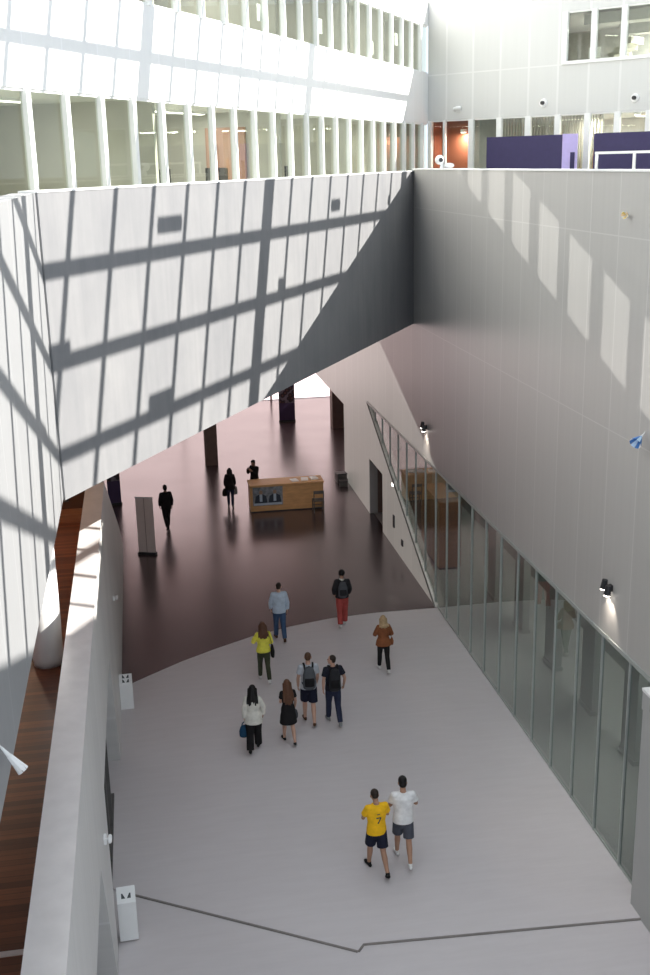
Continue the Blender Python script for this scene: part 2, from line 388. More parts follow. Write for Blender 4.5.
# glazing recessed under the balcony wall
def left_bay(poly, label):
    global wn
    wn += 1
    r = sroot('window_%d' % wn, label)
    bm = B(); prismX(bm, poly, -1.25, -1.238); link('pane', bm, M['gshop'], r)
    y0, y1 = poly[0][0], poly[1][0]
    bm = B(); box(bm, -1.28, -1.17, y0-.04, y0+.04, 0, 3.05); box(bm, -1.28, -1.17, y0+.04, y1-.04, 0, .06); box(bm, -1.28, -1.17, y0+.04, y1-.04, 2.98, 3.05)
    link('window_frame', bm, M['trim'], r)
for a, b in ((16.05, 17.3), (17.3, 18.5), (18.5, 19.7), (19.7, 20.9)):
    left_bay([(a, .02), (b, .02), (b, 3.04), (a, 3.04)], 'glass bay under the left balcony wall at %.0f metres' % a)
for a, b in ((9.0, 10.6), (10.6, 12.2), (12.2, 13.9)):
    left_bay([(a, .0), (b, .0), (b, 3.04), (a, 3.04)], 'glass bay under the left balcony wall at %.0f metres' % a)
bm = B(); box(bm, -4.2, -4, 0, 26, -.3, 4.4); struct('wall_under_walkway', bm, M['dim'], 'back wall of the room below the walkway', 'wall')
bm = B(); box(bm, -4, -1.05, 0, 25.8, -.3, -.04); struct('floor_under_walkway', bm, M['floor'], 'floor of the room below the walkway', 'floor')

# ------------------------------------------------------------------ upper facades
ZL0, ZL1, ZU0, ZU1, ZT = 11.2, 13.86, 15.7, 17.4, 21.5
bm = B(); fbox(bm, SP, -27, 12.7, 3, 3.3, ZL1, ZU0); wall_band = struct('wall_facade_band', bm, M['facade'], 'white sunlit band between the two window rows on the left facade', 'wall')
bm = B(); fbox(bm, SP, -27, 12.7, 3, 3.3, ZU1, ZT); wall_top = struct('wall_facade_top', bm, M['facade'], 'white wall above the upper window row', 'wall')
A_blk = [wall_band, wall_top]
GRID = [-14.1+1.235*k for k in range(-11, 22)] + [12.7]
nth = 0
def facade_window(F, a, b, w, z0, z1, label, mw=.13, glass='gwin', mat='frame', dep=.05):
    global wn
    wn += 1
    r = sroot('window_%d' % wn, label)
    bm = B(); fbox(bm, F, a+mw/2, b-mw/2, w+.05, w+.06, z0+.04, z1-.04); g = link('pane', bm, M[glass], r)
    bm = B(); fbox(bm, F, a-mw/2, a+mw/2, w-dep, w+.09, z0, z1)
    fbox(bm, F, a+mw/2, b-mw/2, w+.03, w+.09, z0, z0+.05); fbox(bm, F, a+mw/2, b-mw/2, w+.03, w+.09, z1-.05, z1)
    fr = link('window_frame', bm, M[mat], r)
    return r, g, fr
lowpanes = []
for a, b in zip(GRID, GRID[1:]):
    _, g, fr = facade_window(SP, a, b, 3, ZL0, ZL1, 'window of the lower row on the left facade, bay %d' % GRID.index(a)); lowpanes += [g, fr]
for a, b in zip(GRID, GRID[1:]):
    a2, b2 = a+.95 if a+.95 < 12.3 else None, b+.95
    if a2 is None: continue
    _, g, fr = facade_window(SP, a2, min(b2, 12.7), 3, ZU0, ZU1, 'window of the upper row on the left facade, bay %d' % GRID.index(a)); A_blk.append(fr)
    bm = B(); fbox(bm, SP, a2+.065, a2+.36, 3.07, 3.09, ZU0+.05, ZU1-.05); A_blk.append(link('vent_panel', bm, M['room'], fr.parent))  # opaque strip added to split the reflected light into patches
# rooms behind the left facade
def lamp_under(root, watts, size=(2.4, .3), col=(1, .98, .93), z=-.09, rot=None):
    l = bpy.data.lights.new('lamp', 'AREA'); l.shape = 'RECTANGLE'; l.size, l.size_y = size; l.energy = watts; l.color = col
    o = bpy.data.objects.new('lamp', l); COL.objects.link(o); o.parent = root; o.location = (0, 0, z)
    return o
for nm, z0, z1 in (('lower', 11.0, 14.1), ('upper', 15.4, 17.9)):
    bm = B(); fbox(bm, SP, -27, 12.5, 3.3, 8.5, z0, z0+.2); struct('floor_%s_rooms' % nm, bm, M['roomfloor'], 'floor of the %s rooms behind the left facade' % nm, 'floor')
    bm = B(); fbox(bm, SP, -27, 12.5, 3.3, 8.5, z1-.2, z1); struct('ceiling_%s_rooms' % nm, bm, M['roomwhite'], 'ceiling of the %s rooms behind the left facade' % nm, 'ceiling')
    bm = B(); fbox(bm, SP, -27, 12.5, 8.5, 8.7, z0, z1); struct('wall_%s_rooms' % nm, bm, M['room'], 'pale green back wall of the %s rooms' % nm, 'wall')
    for k, u in enumerate((-27, -20.97, -14.97, -8.97, -1.8, 4.2, 8.0, 12.6)):
        bm = B(); fbox(bm, SP, u-.06, u+.06, 3.3, 8.5, z0+.2, z1-.2)
        struct('wall_%s_partition_%d' % (nm, k+1), bm, M['room'], 'partition wall between the %s rooms' % nm, 'wall')
    j = 0
    for u in (-24, -18, -12, -6.5, -3.8, 1.2, 6, 10):
        j += 1
        r = thing('ceiling_light', 'long white ceiling light in the %s rooms behind the left facade, %s' % (nm, ('first', 'second', 'third', 'fourth', 'fifth', 'sixth', 'seventh', 'eighth')[j-1] + ' from the viewer'), 'lamp', SP(u, 5.3, z1-.2), math.atan2(DU.y, DU.x), 'ceiling lights in the rooms behind the windows')
        bm = B(); box(bm, -1.3, 1.3, -.12, .12, -.06, 0); link('housing', bm, M['white'], r)
        bm = B(); box(bm, -1.25, 1.25, -.09, .09, -.075, -.06); link('diffuser', bm, M['ceilglow'], r); lamp_under(r, 55)
M['paleterra'] = plain('pale_terracotta', (.46, .27, .20), .7, vary=.04)
bm = B(); fbox(bm, SP, -1.98, -1.88, 4.3, 5.5, 11.2, 13.5); tag(link('room_divider', bm, M['paleterra']), 'pale orange-brown room divider behind the lower windows', 'divider')
bm = B(); fbox(bm, SP, -8.9, -4.0, 8.38, 8.5, 11.2, 13.9); struct('wall_lining', bm, M['room'], 'back wall lining behind the lower windows', 'wall')
def desk(u, w, label, mon=0):
    r = thing('desk', label, 'desk', SP(u, w, 11.2), math.atan2(DU.y, DU.x), 'desks behind the lower windows')
    bm = B(); box(bm, -.8, .8, -.38, .38, .71, .75); link('top', bm, M['white'], r)
    for x in (-.75, .75):
        for y in (-.33, .33):
            bm = B(); box(bm, x-.025, x+.025, y-.025, y+.025, 0, .71); link('leg', bm, M['steel'], r)
    for q in range(mon):
        t = thing('computer_monitor', 'black computer monitor on the %s' % label, 'monitor', SP(u-.4+.8*q, w+.1, 11.95), math.atan2(DU.y, DU.x), 'monitors on the desks')
        bm = B(); box(bm, -.28, .28, -.015, .015, .12, .48); link('screen', bm, M['black'], t)
        bm = B(); box(bm, -.025, .025, .01, .05, 0, .2); link('stand', bm, M['black'], t)
        bm = B(); box(bm, -.12, .12, -.08, .1, 0, .015); link('base', bm, M['black'], t)
desk(-17.6, 4.6, 'white desk behind the lower windows nearest the viewer')
desk(-15.9, 4.6, 'white desk beside the partition nearest the viewer')
desk(-13.4, 4.6, 'white desk just beyond the near partition')
desk(-7.6, 4.6, 'white desk just before the pale orange divider', 1)
desk(-5.6, 4.6, 'white desk nearest the pale orange divider', 1)
desk(-3.0, 4.6, 'white desk touching the partition beside the pale orange divider', 2)
desk(2.6, 4.6, 'white desk in the far room of the lower row', 1)
notes = [(-10.2, 16.4), (-3.4, 16.2), (1.0, 16.3), (5.9, 16.1), (8.7, 16.6)]
for k, (u, z) in enumerate(notes):
    bm = B(); fbox(bm, SP, u-.17, u+.17, 3.09, 3.112, z-.2, z+.2)
    tag(link('paper_sheet', bm, M['white']), 'white sheet stuck on an upper window of the left facade, %s from the viewer' % ('first', 'second', 'third', 'fourth', 'fifth')[k], 'paper', 'sheets stuck on the upper windows')

# rear facade on the right
RG = [.79, 2.02, 3.27, 4.5, 5.72, 6.9, 8.04, 9.2, 10.4, 11.6, 12.8, 14.0]
bm = B(); fbox(bm, BP, 0, 14, 0, .3, 13.96, 15.68); fbox(bm, BP, 0, 5.82, 0, .3, 15.68, 17.34); fbox(bm, BP, 0, 14, 0, .3, 17.34, 18.3)
struct('wall_rear', bm, M['rear'], 'pale panelled rear wall at the upper right', 'wall')
bm = B(); fbox(bm, BP, 0, .12, -.02, .2, 11.2, 13.96); fbox(bm, BP, 14, 14.2, 0, .3, 11.2, 18.3); struct('trim_9', bm, M['frame'], 'white corner post of the rear facade', 'trim')
for i, (a, b) in enumerate(zip([.12]+RG, RG)):
    facade_window(BP, a, b, 0, 11.2, 13.96, 'window of the rear facade at gallery level, bay %d from the corner' % (i+1), mw=.22 if i > 1 else .1, dep=.04)
UG = [5.9, 7.02, 8.14, 9.3, 10.5, 11.7, 12.9, 14.0]
for i, (a, b) in enumerate(zip(UG, UG[1:])):
    facade_window(BP, a, b, 0, 15.68, 17.34, 'upper window of the rear facade, bay %d' % (i+1), mw=.2, dep=.05)
bm = B(); fbox(bm, BP, 5.82, 14, -.06, .05, 15.62, 15.72); struct('trim_10', bm, M['frame'], 'white sill under the upper rear windows', 'trim')
for nm, z0, z1 in (('rear_lower', 11.0, 14.15), ('rear_upper', 15.4, 17.6)):
    bm = B(); fbox(bm, BP, 0, 14, .3, 7, z0, z0+.2); struct('floor_'+nm, bm, M['roomfloor'], 'floor of the room behind the rear facade (%s)' % nm[5:], 'floor')
    bm = B(); fbox(bm, BP, 0, 14, .3, 7, z1-.18, z1); struct('ceiling_'+nm, bm, M['roomgrey'], 'ceiling of the room behind the rear facade (%s)' % nm[5:], 'ceiling')
    bm = B(); fbox(bm, BP, 0, 14, 7, 7.2, z0, z1); struct('wall_'+nm, bm, M['roomgrey'], 'back wall of the room behind the rear facade (%s)' % nm[5:], 'wall')
bm = B(); fbox(bm, BP, .15, 1.9, .8, .9, 11.2, 13.95); fbox(bm, BP, 1.85, 1.95, .3, .9, 11.2, 13.95)
fbox(bm, BP, 0, .1, .3, 7, 11.0, 17.6)
struct('wall_lobby', bm, M['terracotta'], 'orange-brown lobby wall behind the rear facade', 'wall')
bm = B(); fbox(bm, BP, 1.96, 2.2, .3, 2.2, 11.2, 13.95); struct('wall_lobby_side', bm, M['roomgrey'], 'grey wall beside the orange-brown lobby', 'wall')
bm = B()
for k in range(34): fbox(bm, BP, 2.3+.13*k, 2.36+.13*k, 1.6, 1.7, 11.2, 13.95)
tag(link('slatted_screen', bm, M['slat']), 'grey vertical slat screen behind the rear windows', 'screen')
bm = B(); fbox(bm, BP, 2.3, 8, 2.2, 2.3, 11.2, 12.75); tag(link('timber_panel', bm, M['counterwood']), 'low timber panel behind the slat screen', 'panel')
for k, (r0, w0, z0) in enumerate(((5.9, 1.3, 17.0), (6.6, 2.6, 16.7), (9.9, 1.3, 16.9), (10.6, 2.6, 17.0))):
    bm = B(); fbox(bm, BP, r0, r0+3.5, w0, w0+.5, z0, z0+.35)
    tag(link('air_duct', bm, M['roomgrey']), 'grey air duct under the ceiling behind the upper rear windows, %s from the corner' % ('first', 'second', 'third', 'fourth')[k], 'duct', 'ducts behind the upper rear windows')
bm = B()
for k in range(5): fbox(bm, BP, 6.0+.22*k, 6.22+.22*k, 2.6, 3.6, 15.7+.17*k, 15.95+.17*k)
tag(link('staircase', bm, M['slat']), 'small stair behind the first upper rear window', 'stairs')
bm = B(); fbox(bm, BP, 6.3, 6.75, 1.0, 1.05, 15.85, 16.2); tag(link('notice_sheet', bm, M['white']), 'white notice behind the first upper rear window', 'sign')
for k, (rr, ww, zz) in enumerate(((1.3, .55, 13.55), (6.3, 1.2, 13.9), (8.3, 1.0, 13.9), (9.2, 1.6, 13.9))):
    r = thing('downlight', 'small glowing lamp behind the rear windows, %s from the corner' % ('first', 'second', 'third', 'fourth')[k], 'lamp', BP(rr, ww, zz), 0, 'lamps behind the rear windows'); lamp_under(r, 60, (.15, .15), (1, .9, .8), -.09)
    bm = B(); tube(bm, [(0, 0, -.05), (0, 0, .07)], [.12, .12], rounded=False); link('housing', bm, M['white'], r)
    bm = B(); tube(bm, [(0, 0, -.07), (0, 0, -.05)], [.1, .1], rounded=False); link('bulb', bm, M['lampglow'], r)

# ------------------------------------------------------------------ glass roof frame overhead
SUN = V((-5.537, 1.70, -4.37)).normalized()
ZR = 19.6
def roof_uw(u, w, z):
    t = (ZR - z)/(-SUN.z); p = SP(u, w, z) - SUN*t - V((CORNER.x, CORNER.y, 0))
    return p.dot(DU), p.dot(DN)
bm = B()
for z in (7.26, 8.55, 9.87, 11.15, 17.0):
    _, w = roof_uw(0, 0, z); fbox(bm, SP, -36, 14, w-.05, w+.05, ZR-.085, ZR+.085)
wlo = roof_uw(0, 0, 5.7)[1]; fbox(bm, SP, -36, 6, wlo-14, wlo, ZR-.1, ZR+.2); whi = roof_uw(0, 3, 18.2)[1]
for k in range(-14, 14):
    u0 = -14.02 + 1.19*k
    u, _ = roof_uw(u0, 0, 12.18)
    big = (k - 3) % 8 == 0
    hw = .24 if big else .052
    fbox(bm, SP, u-hw, u+hw, wlo, whi, ZR-.05, ZR+.05)
for (u, z, hl) in ((-14.75, 11.58, .42), (-6.6, 11.55, .3), (-18.3, 10.02, .3), (-15.45, 8.78, .40), (-10.0, 10.1, .2), (-20.5, 8.6, .4)):
    a, w = roof_uw(u, 0, z); fbox(bm, SP, a-hl, a+hl, w-.1, w+.1, ZR-.06, ZR+.06)
struct('roof', bm, M['steel'], 'steel frame of the glass roof over the hall', 'roof')

# ------------------------------------------------------------------ light
sun = bpy.data.lights.new('sun', 'SUN'); sun.energy = 11.8; sun.angle = math.radians(.3); sun.color = (1, .955, .885)
so = bpy.data.objects.new('sun', sun); COL.objects.link(so); so.rotation_euler = SUN.to_track_quat('-Z', 'Y').to_euler(); so.location = (20, 5, 30)
# second sun lamp added for sunlight thrown back by upper windows on to right wall
REF = SUN - DN*(2*SUN.dot(DN)); REF.z *= .88
s2 = bpy.data.lights.new('window_reflection', 'SUN'); s2.energy = 2.3; s2.angle = math.radians(.35); s2.color = (1, .98, .93)
ro = bpy.data.objects.new('window_reflection', s2); COL.objects.link(ro); ro.rotation_euler = REF.to_track_quat('-Z', 'Y').to_euler(); ro.location = (-8, 40, 30)
rc = bpy.data.collections.new('reflection_receivers'); rc.objects.link(wall_right)
bc = bpy.data.collections.new('reflection_blockers')
for o in A_blk + lowpanes + [wall_right] + [bpy.data.objects[n] for n in ('floor_upper_rooms', 'wall_upper_rooms', 'wall_lower_rooms', 'ceiling_lower_rooms', 'floor_lower_rooms')]: bc.objects.link(o)
ro.light_linking.receiver_collection = rc; ro.light_linking.blocker_collection = bc

w = bpy.data.worlds.new('sky'); SC.world = w; w.use_nodes = True
bg = w.node_tree.nodes['Background']; bg.inputs[0].default_value = (.81, .90, 1, 1); bg.inputs[1].default_value = 1.42
SC.view_settings.view_transform = 'Standard'; SC.view_settings.look = 'None'; SC.view_settings.gamma = 1; SC.view_settings.exposure = 0
SC.view_settings.use_curve_mapping = False

# ------------------------------------------------------------------ glowing panes added at the far end for the sheen on the floor
M['daylight'] = plain('daylit_glass', (.9, .8, .78), .5, emit=((1, .81, .80), 2.15))
for k, (a, b) in enumerate(((-9, -3), (-3, 2), (2, 6.9), (6.9, 16))):
    wn += 1
    r = sroot('window_%d' % wn, 'bright daylit glass front at the far end of the hall, bay %d' % (k+1))
    bm = B(); box(bm, a+.06, b-.06, 60.0, 60.04, .05, 7.9); link('pane', bm, M['daylight'], r)
    bm = B(); box(bm, a-.06, a+.06, 59.92, 60.1, 0, 7.9); box(bm, a+.06, b-.06, 59.95, 60.08, 0, .02); link('window_frame', bm, M['white'], r)

# spotlights added in the soffit to brighten the counter and banner
for k, (x, y, tx, ty, lb) in enumerate(((4.2, 35.2, 4.6, 39.6, 'small round downlight in the soffit above the counter poster'), (6.0, 35.6, 5.9, 39.6, 'small round downlight in the soffit above the counter chair'), (-.4, 33.2, -.2, 35.8, 'small round downlight in the soffit above the beige banner'))):
    t = thing('downlight', lb, 'lamp', (x, y, 7.92), 0, 'downlights in the far soffit')
    bm = B(); tube(bm, [(0, 0, -.08), (0, 0, 0)], [.09, .09], rounded=False); link('housing', bm, M['black'], t)
    bm = B(); tube(bm, [(0, 0, -.09), (0, 0, -.08)], [.075, .075], rounded=False); link('bulb', bm, M['lampglow'], t)
    l = bpy.data.lights.new('downlight', 'SPOT'); l.energy = 420 if k < 2 else 200; l.spot_size = math.radians(34); l.spot_blend = .9; l.color = (1, .86, .74); l.shadow_soft_size = .05
    o = bpy.data.objects.new('downlight_beam', l); COL.objects.link(o); o.parent = t; o.location = (0, 0, -.1)
    o.rotation_euler = (V((tx, ty, .6)) - V((x, y, 7.82))).to_track_quat('-Z', 'Y').to_euler()

# ceiling lamps added to brighten the room behind the glazing
for k, y in enumerate((18.5, 22.5, 26.5, 31, 35.5)):
    r = thing('ceiling_light', 'white ceiling lamp behind the right glazing, %s from the grey pier' % ('first', 'second', 'third', 'fourth', 'fifth')[k], 'lamp', (10.4, y, 4.3), PI/2, 'ceiling lamps behind the right glazing')
    bm = B(); box(bm, -.9, .9, -.12, .12, -.06, 0); link('housing', bm, M['white'], r)
    bm = B(); box(bm, -.85, .85, -.09, .09, -.075, -.06); link('diffuser', bm, M['ceilglow'], r); lamp_under(r, 38, (1.6, .18))
for k, (rr, zz) in enumerate(((4, 13.97), (7.5, 13.97), (11, 13.97), (7.5, 17.42), (11, 17.42))):  # lamps added to brighten the rooms behind the rear windows
    r = thing('ceiling_light', 'white ceiling panel lamp in the rooms behind the rear facade, %s one' % ('near corner lower', 'middle lower', 'end lower', 'middle upper', 'end upper')[k], 'lamp', BP(rr, 4.5, zz), math.atan2(EB.y, EB.x), 'ceiling lamps behind the rear facade')
    bm = B(); box(bm, -.9, .9, -.3, .3, -.05, 0); link('housing', bm, M['white'], r)
    bm = B(); box(bm, -.85, .85, -.26, .26, -.065, -.05); link('diffuser', bm, M['ceilglow'], r); lamp_under(r, 320 if k < 3 else 700, (1.6, .5))

for k, (y, lb) in enumerate(((19.5, 'warm ceiling lamp over the wooden walkway nearer the column'), (23.5, 'warm ceiling lamp over the wooden walkway near its end wall'))):  # warm lamps added to brighten the walkway boards and end wall
    r = thing('ceiling_light', lb, 'lamp', (-3.6, y, 7.9), PI/2, 'lamps over the wooden walkway')
    bm = B(); box(bm, -.6, .6, -.12, .12, -.06, 0); link('housing', bm, M['white'], r)
    bm = B(); box(bm, -.55, .55, -.09, .09, -.075, -.06); link('diffuser', bm, M['ceilglow'], r); lamp_under(r, 60 if k else 20, (1., .18), (1, .72, .5))

# ------------------------------------------------------------------ wall lamps
def sconce(loc, side, label):
    """small dark double spotlight on a bracket; side = direction away from the wall"""
    t = thing('wall_spotlight', label, 'lamp', loc, 0 if side > 0 else PI, 'wall spotlights')
    bm = B(); box(bm, 0, .05, -.05, .05, -.06, .06); link('bracket', bm, M['black'], t, bevel=.008)
    for sy, dz in ((-.09, .03), (.07, -.03)):
        bm = B(); tube(bm, [(.1, sy, .10+dz), (.12, sy, -.07+dz)], [.05, .065], rounded=False); tube(bm, [(.04, sy*.4, dz), (.1, sy, dz)], [.018, .018], rounded=False)
        h = link('lamp_head', bm, M['black'], t, smooth=False)
        bm = B(); tube(bm, [(.12, sy, -.085+dz), (.12, sy, -.07+dz)], [.058, .058], rounded=False); link('lens', bm, M['lampglow'], h)
        sp = bpy.data.lights.new('spot', 'SPOT'); sp.energy = 22; sp.spot_size = math.radians(70); sp.spot_blend = .6; sp.color = (1, .88, .76); sp.shadow_soft_size = .03
        o = bpy.data.objects.new('spot', sp); COL.objects.link(o); o.parent = t; o.location = (.13, sy, -.1+dz); o.rotation_euler = (0, math.radians(8), 0)
    return t
sconce((7.95, 30.26, 5.15), -1, 'small dark double spotlight on the right wall above the narrow end of the glazing')
sconce((7.95, 17.36, 5.15), -1, 'small dark double spotlight on the right wall near the grey pier')
def white_sconce(loc, label):
    t = thing('wall_lamp', label, 'lamp', loc, 0, 'small white lamps on the balcony wall')
    bm = B(); box(bm, 0, .04, -.07, .07, -.05, .05); link('back_plate', bm, M['white'], t)
    bm = B(); tube(bm, [(.04, 0, 0), (.08, 0, .0)], [.02, .02], rounded=False); tube(bm, [(.09, -.07, 0), (.09, .07, 0)], [.032, .032], rounded=True); link('lamp_head', bm, M['white'], t, smooth=True)
white_sconce((-1.05, 25.1, 2.72), 'small white lamp on the left balcony wall beside the dark floor')
white_sconce((-1.05, 14.98, 2.8), 'small white lamp on the left balcony wall above the nearer white stand')
# pointed feathered darts stuck in the walls
def dart(tip, tail, mats, label, fat=1.):
    tip, tail = V(tip), V(tail); ax = (tail-tip)
    q = ax.to_track_quat('Z', 'Y')
    t = thing('dart', label, 'dart', tip); t.rotation_mode = 'QUATERNION'; t.rotation_quaternion = q
    L = ax.length
    bm = B(); tube(bm, [(0, 0, -.01), (0, 0, L*.45)], [.006, .022], rounded=False, seg=10); link('shaft', bm, M['white'], t, smooth=True)
    for k in range(8):
        a = 2*PI*k/8; c, s_ = math.cos(a), math.sin(a); bm = B()
        R0, R1 = .014, .075*fat*L/.24; p = V((-s_, c, 0))*.012; p1 = V((-s_, c, 0))*.026*fat*L/.24
        b0 = V((c*R0, s_*R0, L*.4)); b1 = V((c*R1, s_*R1, L)); e = V((c, s_, 0))*.004
        hexa(bm, [b0-p, b0+p, b0+p+e, b0-p+e], [b1-p1, b1+p1, b1+p1+e, b1-p1+e])
        link('vane', bm, mats[k % len(mats)], t)
M['vblue'] = plain('blue_vane', (.05, .19, .5), .6); M['vpale'] = plain('pale_blue_vane', (.55, .75, .95), .6)
M['vyel'] = plain('yellow_vane', (.85, .68, .22), .6); M['vpk'] = plain('pale_orange_vane', (.9, .72, .5), .6)
dart((7.95, 16.43, 8.20), (7.72, 16.28, 8.06), [M['vblue'], M['vpale'], M['vblue'], M['white']], 'blue and white feathered dart stuck in the right wall')
dart((7.95, 17.5, 11.56), (7.83, 17.38, 11.58), [M['vyel'], M['vpk'], M['white']], 'yellow feathered dart stuck high in the right wall')
dart((-1.25, 7.82, 8.34), (-1.095, 7.79, 8.13), [M['white']], 'white dart stuck in the left wall above the wooden walkway', .5)

# ------------------------------------------------------------------ white stands on the floor
def stand(loc, icons, h, label, rz):
    t = thing('information_stand', label, 'stand', loc, rz, 'white stands along the left wall')
    w, d = .155, .12
    bm = B(); hexa(bm, [V((-w, -d, 0)), V((w, -d, 0)), V((w, d, 0)), V((-w, d, 0))], [V((-w, -d, h-.16)), V((w, -d, h-.16)), V((w, d, h)), V((-w, d, h))])
    link('body', bm, M['white'], t, bevel=.006)
    sl = math.atan2(.16, 2*d)
    bm = B()
    for (x, y) in icons:
        for sx in (-1, 1):
            cx, cy = x+sx*.045, y
            p = [(cx-.03*sx, cy-.035), (cx+.034*sx, cy-.035), (cx+.034*sx, cy+.035), (cx+.012*sx, cy+.035)]
            if sx < 0: p = p[::-1]
            zz = lambda yy: h-.16+(yy+d)*math.tan(sl)
            hexa(bm, [V((a, b, zz(b)-.002)) for a, b in p], [V((a, b, zz(b)+.004)) for a, b in p])
    link('pictogram', bm, M['sign'], t)
stand((-.90, 24.8, 0), [(0, .055), (0, -.045)], .82, 'white stand with four dark corner marks beside the dark floor edge', .03)
stand((-.87, 16.35, 0), [(0, -.02)], .90, 'white stand with one dark symbol near the floor step', .05)

# ------------------------------------------------------------------ far hall furniture
t = thing('reception_counter', 'long pale wooden counter standing on the dark floor', 'counter', (5.02, 39.58, 0), -.01)
bm = B(); box(bm, -1.38, 1.38, 0, .05, .04, 1.0); link('front_panel', bm, M['counterwood'], t, bevel=.006)
for s in (-1, 1):
    bm = B(); box(bm, s*1.355-.025, s*1.355+.025, .05, .8, .04, 1.0); link('side_panel', bm, M['counterwood'], t)
bm = B(); box(bm, -1.41, 1.41, -.03, .85, 1.0, 1.06); link('top', bm, M['counterwood'], t, bevel=.008)
bm = B(); box(bm, -1.34, 1.34, .03, .78, 0, .04); link('plinth', bm, M['black'], t)
bm = B(); box(bm, -1.33, 1.33, .06, .75, .5, .53); link('shelf', bm, M['counterwood'], t)
M['postergrey'] = plain('poster_grey', (.20, .22, .25), .4, vary=.4, scale=9)
M['posterdark'] = plain('poster_dark', (.02, .03, .05), .4); M['posterlight'] = plain('poster_light', (.42, .50, .60), .4); M['posterskin'] = plain('poster_skin', (.30, .2, .15), .5)
p = thing('poster', 'blue-grey poster with two dark suited figures on the counter front', 'poster', (5.02, 39.58, 0), -.01)
bm = B(); box(bm, -1.28, -.16, -.018, -.001, .26, .97); link('sheet', bm, M['postergrey'], p)
for cx in (-.98, -.46):
    bm = B(); prism = [(cx-.24, .36), (cx+.24, .36), (cx+.2, .62), (cx+.08, .70), (cx-.08, .70), (cx-.2, .62)]
    hexa(bm, [V((x, -.022, z)) for x, z in prism], [V((x, -.0181, z)) for x, z in prism]); link('suit', bm, M['posterdark'], p)
    bm = B(); prism = [(cx-.05, .42), (cx+.05, .42), (cx+.05, .70), (cx-.05, .70)]
    hexa(bm, [V((x, -.025, z)) for x, z in prism], [V((x, -.0222, z)) for x, z in prism]); link('shirt', bm, M['posterlight'], p)
    bm = B(); prism = [(cx+.07*math.cos(a*PI/5), .77+.09*math.sin(a*PI/5)) for a in range(10)]
    hexa(bm, [V((x, -.023, z)) for x, z in prism], [V((x, -.0182, z)) for x, z in prism]); link('head', bm, M['posterskin'], p)
bm = B(); box(bm, -1.25, -.19, -.023, -.0185, .28, .36); link('caption_band', bm, M['posterlight'], p)
for k, (x, y, rz, lb) in enumerate(((5.35, 39.9, .2, 'white leaflet stack at the middle of the counter'), (5.75, 39.95, -.1, 'white leaflet stack right of the middle one on the counter'), (6.1, 40.0, .15, 'white leaflet stack at the right end of the counter'))):
    bm = B(); box(bm, -.13, .13, -.18, .18, 0, .03+.01*k); o = link('leaflet_stack', bm, M['white'], loc=(x, y, 1.06)); o.rotation_euler.z = rz; tag(o, lb, 'leaflets', 'leaflet stacks on the counter')
def chair(loc, rz, label):
    t = thing('chair', label, 'chair', loc, rz); m = M['bulk'] if False else M['trim']
    bm = B(); box(bm, -.2, .2, -.2, .2, .43, .47); link('seat', bm, m, t, bevel=.01)
    for x in (-.18, .18):
        bm = B(); tube(bm, [(x, -.18, 0), (x, -.18, .43)], [.018, .022], rounded=False, seg=8); link('leg', bm, m, t)
        bm = B(); tube(bm, [(x, .2, 0), (x, .18, .45), (x, .22, .86)], [.018, .022, .018], rounded=False, seg=8); link('leg', bm, m, t)
    bm = B(); box(bm, -.19, .19, .2, .235, .74, .86); link('backrest', bm, m, t, bevel=.01)
    bm = B(); box(bm, -.18, .18, -.19, -.17, .2, .225); box(bm, -.18, .18, .17, .19, .2, .225); link('stretcher', bm, m, t)
chair((6.13, 39.2, 0), PI, 'small dark wooden chair in front of the right end of the counter')
def rollup(name, loc, rz, w, h, mat, label, cat='banner'):
    t = thing(name, label, cat, loc, rz)
    bm = B(); box(bm, -w/2, w/2, -.008, .008, .08, h); link('sheet', bm, mat, t)
    bm = B(); box(bm, -w/2-.02, w/2+.02, -.09, .09, 0, .08); link('base', bm, M['black'], t, bevel=.01)
    bm = B(); tube(bm, [(0, .03, .06), (0, .03, h)], [.012, .012], rounded=False, seg=8); link('pole', bm, M['black'], t)
    bm = B(); box(bm, -w/2-.005, w/2+.005, -.018, .018, h-.005, h+.03); link('top_rail', bm, M['steel'], t)
    return t
t = rollup('rollup_banner', (-.24, 35.82, 0), -.35, .6, 1.98, M['beige'], 'plain beige roll-up banner seen from the back on the dark floor')
bm = B(); tube(bm, [(0, -.03, .06), (0, -.03, 1.98)], [.008, .008], rounded=False, seg=8); link('pole', bm, M['pillar'], t)
m, nt, b = nodes('purple_print')
_, raw = objco(nt); sx = nt.nodes.new('ShaderNodeSeparateXYZ'); nt.links.new(raw, sx.inputs[0])
vo = nt.nodes.new('ShaderNodeTexVoronoi'); vo.inputs['Scale'].default_value = 5; nt.links.new(raw, vo.inputs['Vector'])
ph = ramp(nt, vo.outputs['Distance'], [(.1, (.25, .12, .10)), (.45, (.02, .02, .03)), (.7, (.3, .25, .3))])
band = math_node(nt, 'MULTIPLY', math_node(nt, 'GREATER_THAN', sx.outputs['Z'], .95), math_node(nt, 'LESS_THAN', sx.outputs['Z'], 1.75))
nt.links.new(mixc(nt, band, (.075, .045, .12), ph), b.inputs['Base Color']); b.inputs['Roughness'].default_value = .6
M['purpleprint'] = m
rollup('rollup_banner', (7.05, 54.45, 0), -.1, .80, 2.6, M['purpleprint'], 'tall purple printed banner with a dark picture near the bright far windows')
rollup('rollup_banner', (-1.38, 41.9, 0), .2, .5, 2.2, M['purpleprint'], 'narrow dark purple banner half hidden behind the left balcony wall')
bm = B(); box(bm, 2.44, 2.98, 46.8, 47.4, 0, 7.9); struct('pillar', bm, M['pillar'], 'square brown pillar in the far hall', 'pillar')
bm = B(); box(bm, 9.0, 9.75, 52.3, 53.0, 0, 7.9); struct('pillar_beyond_opening', bm, M['pillar'], 'brown pillar in the opening beyond the right wall', 'pillar')
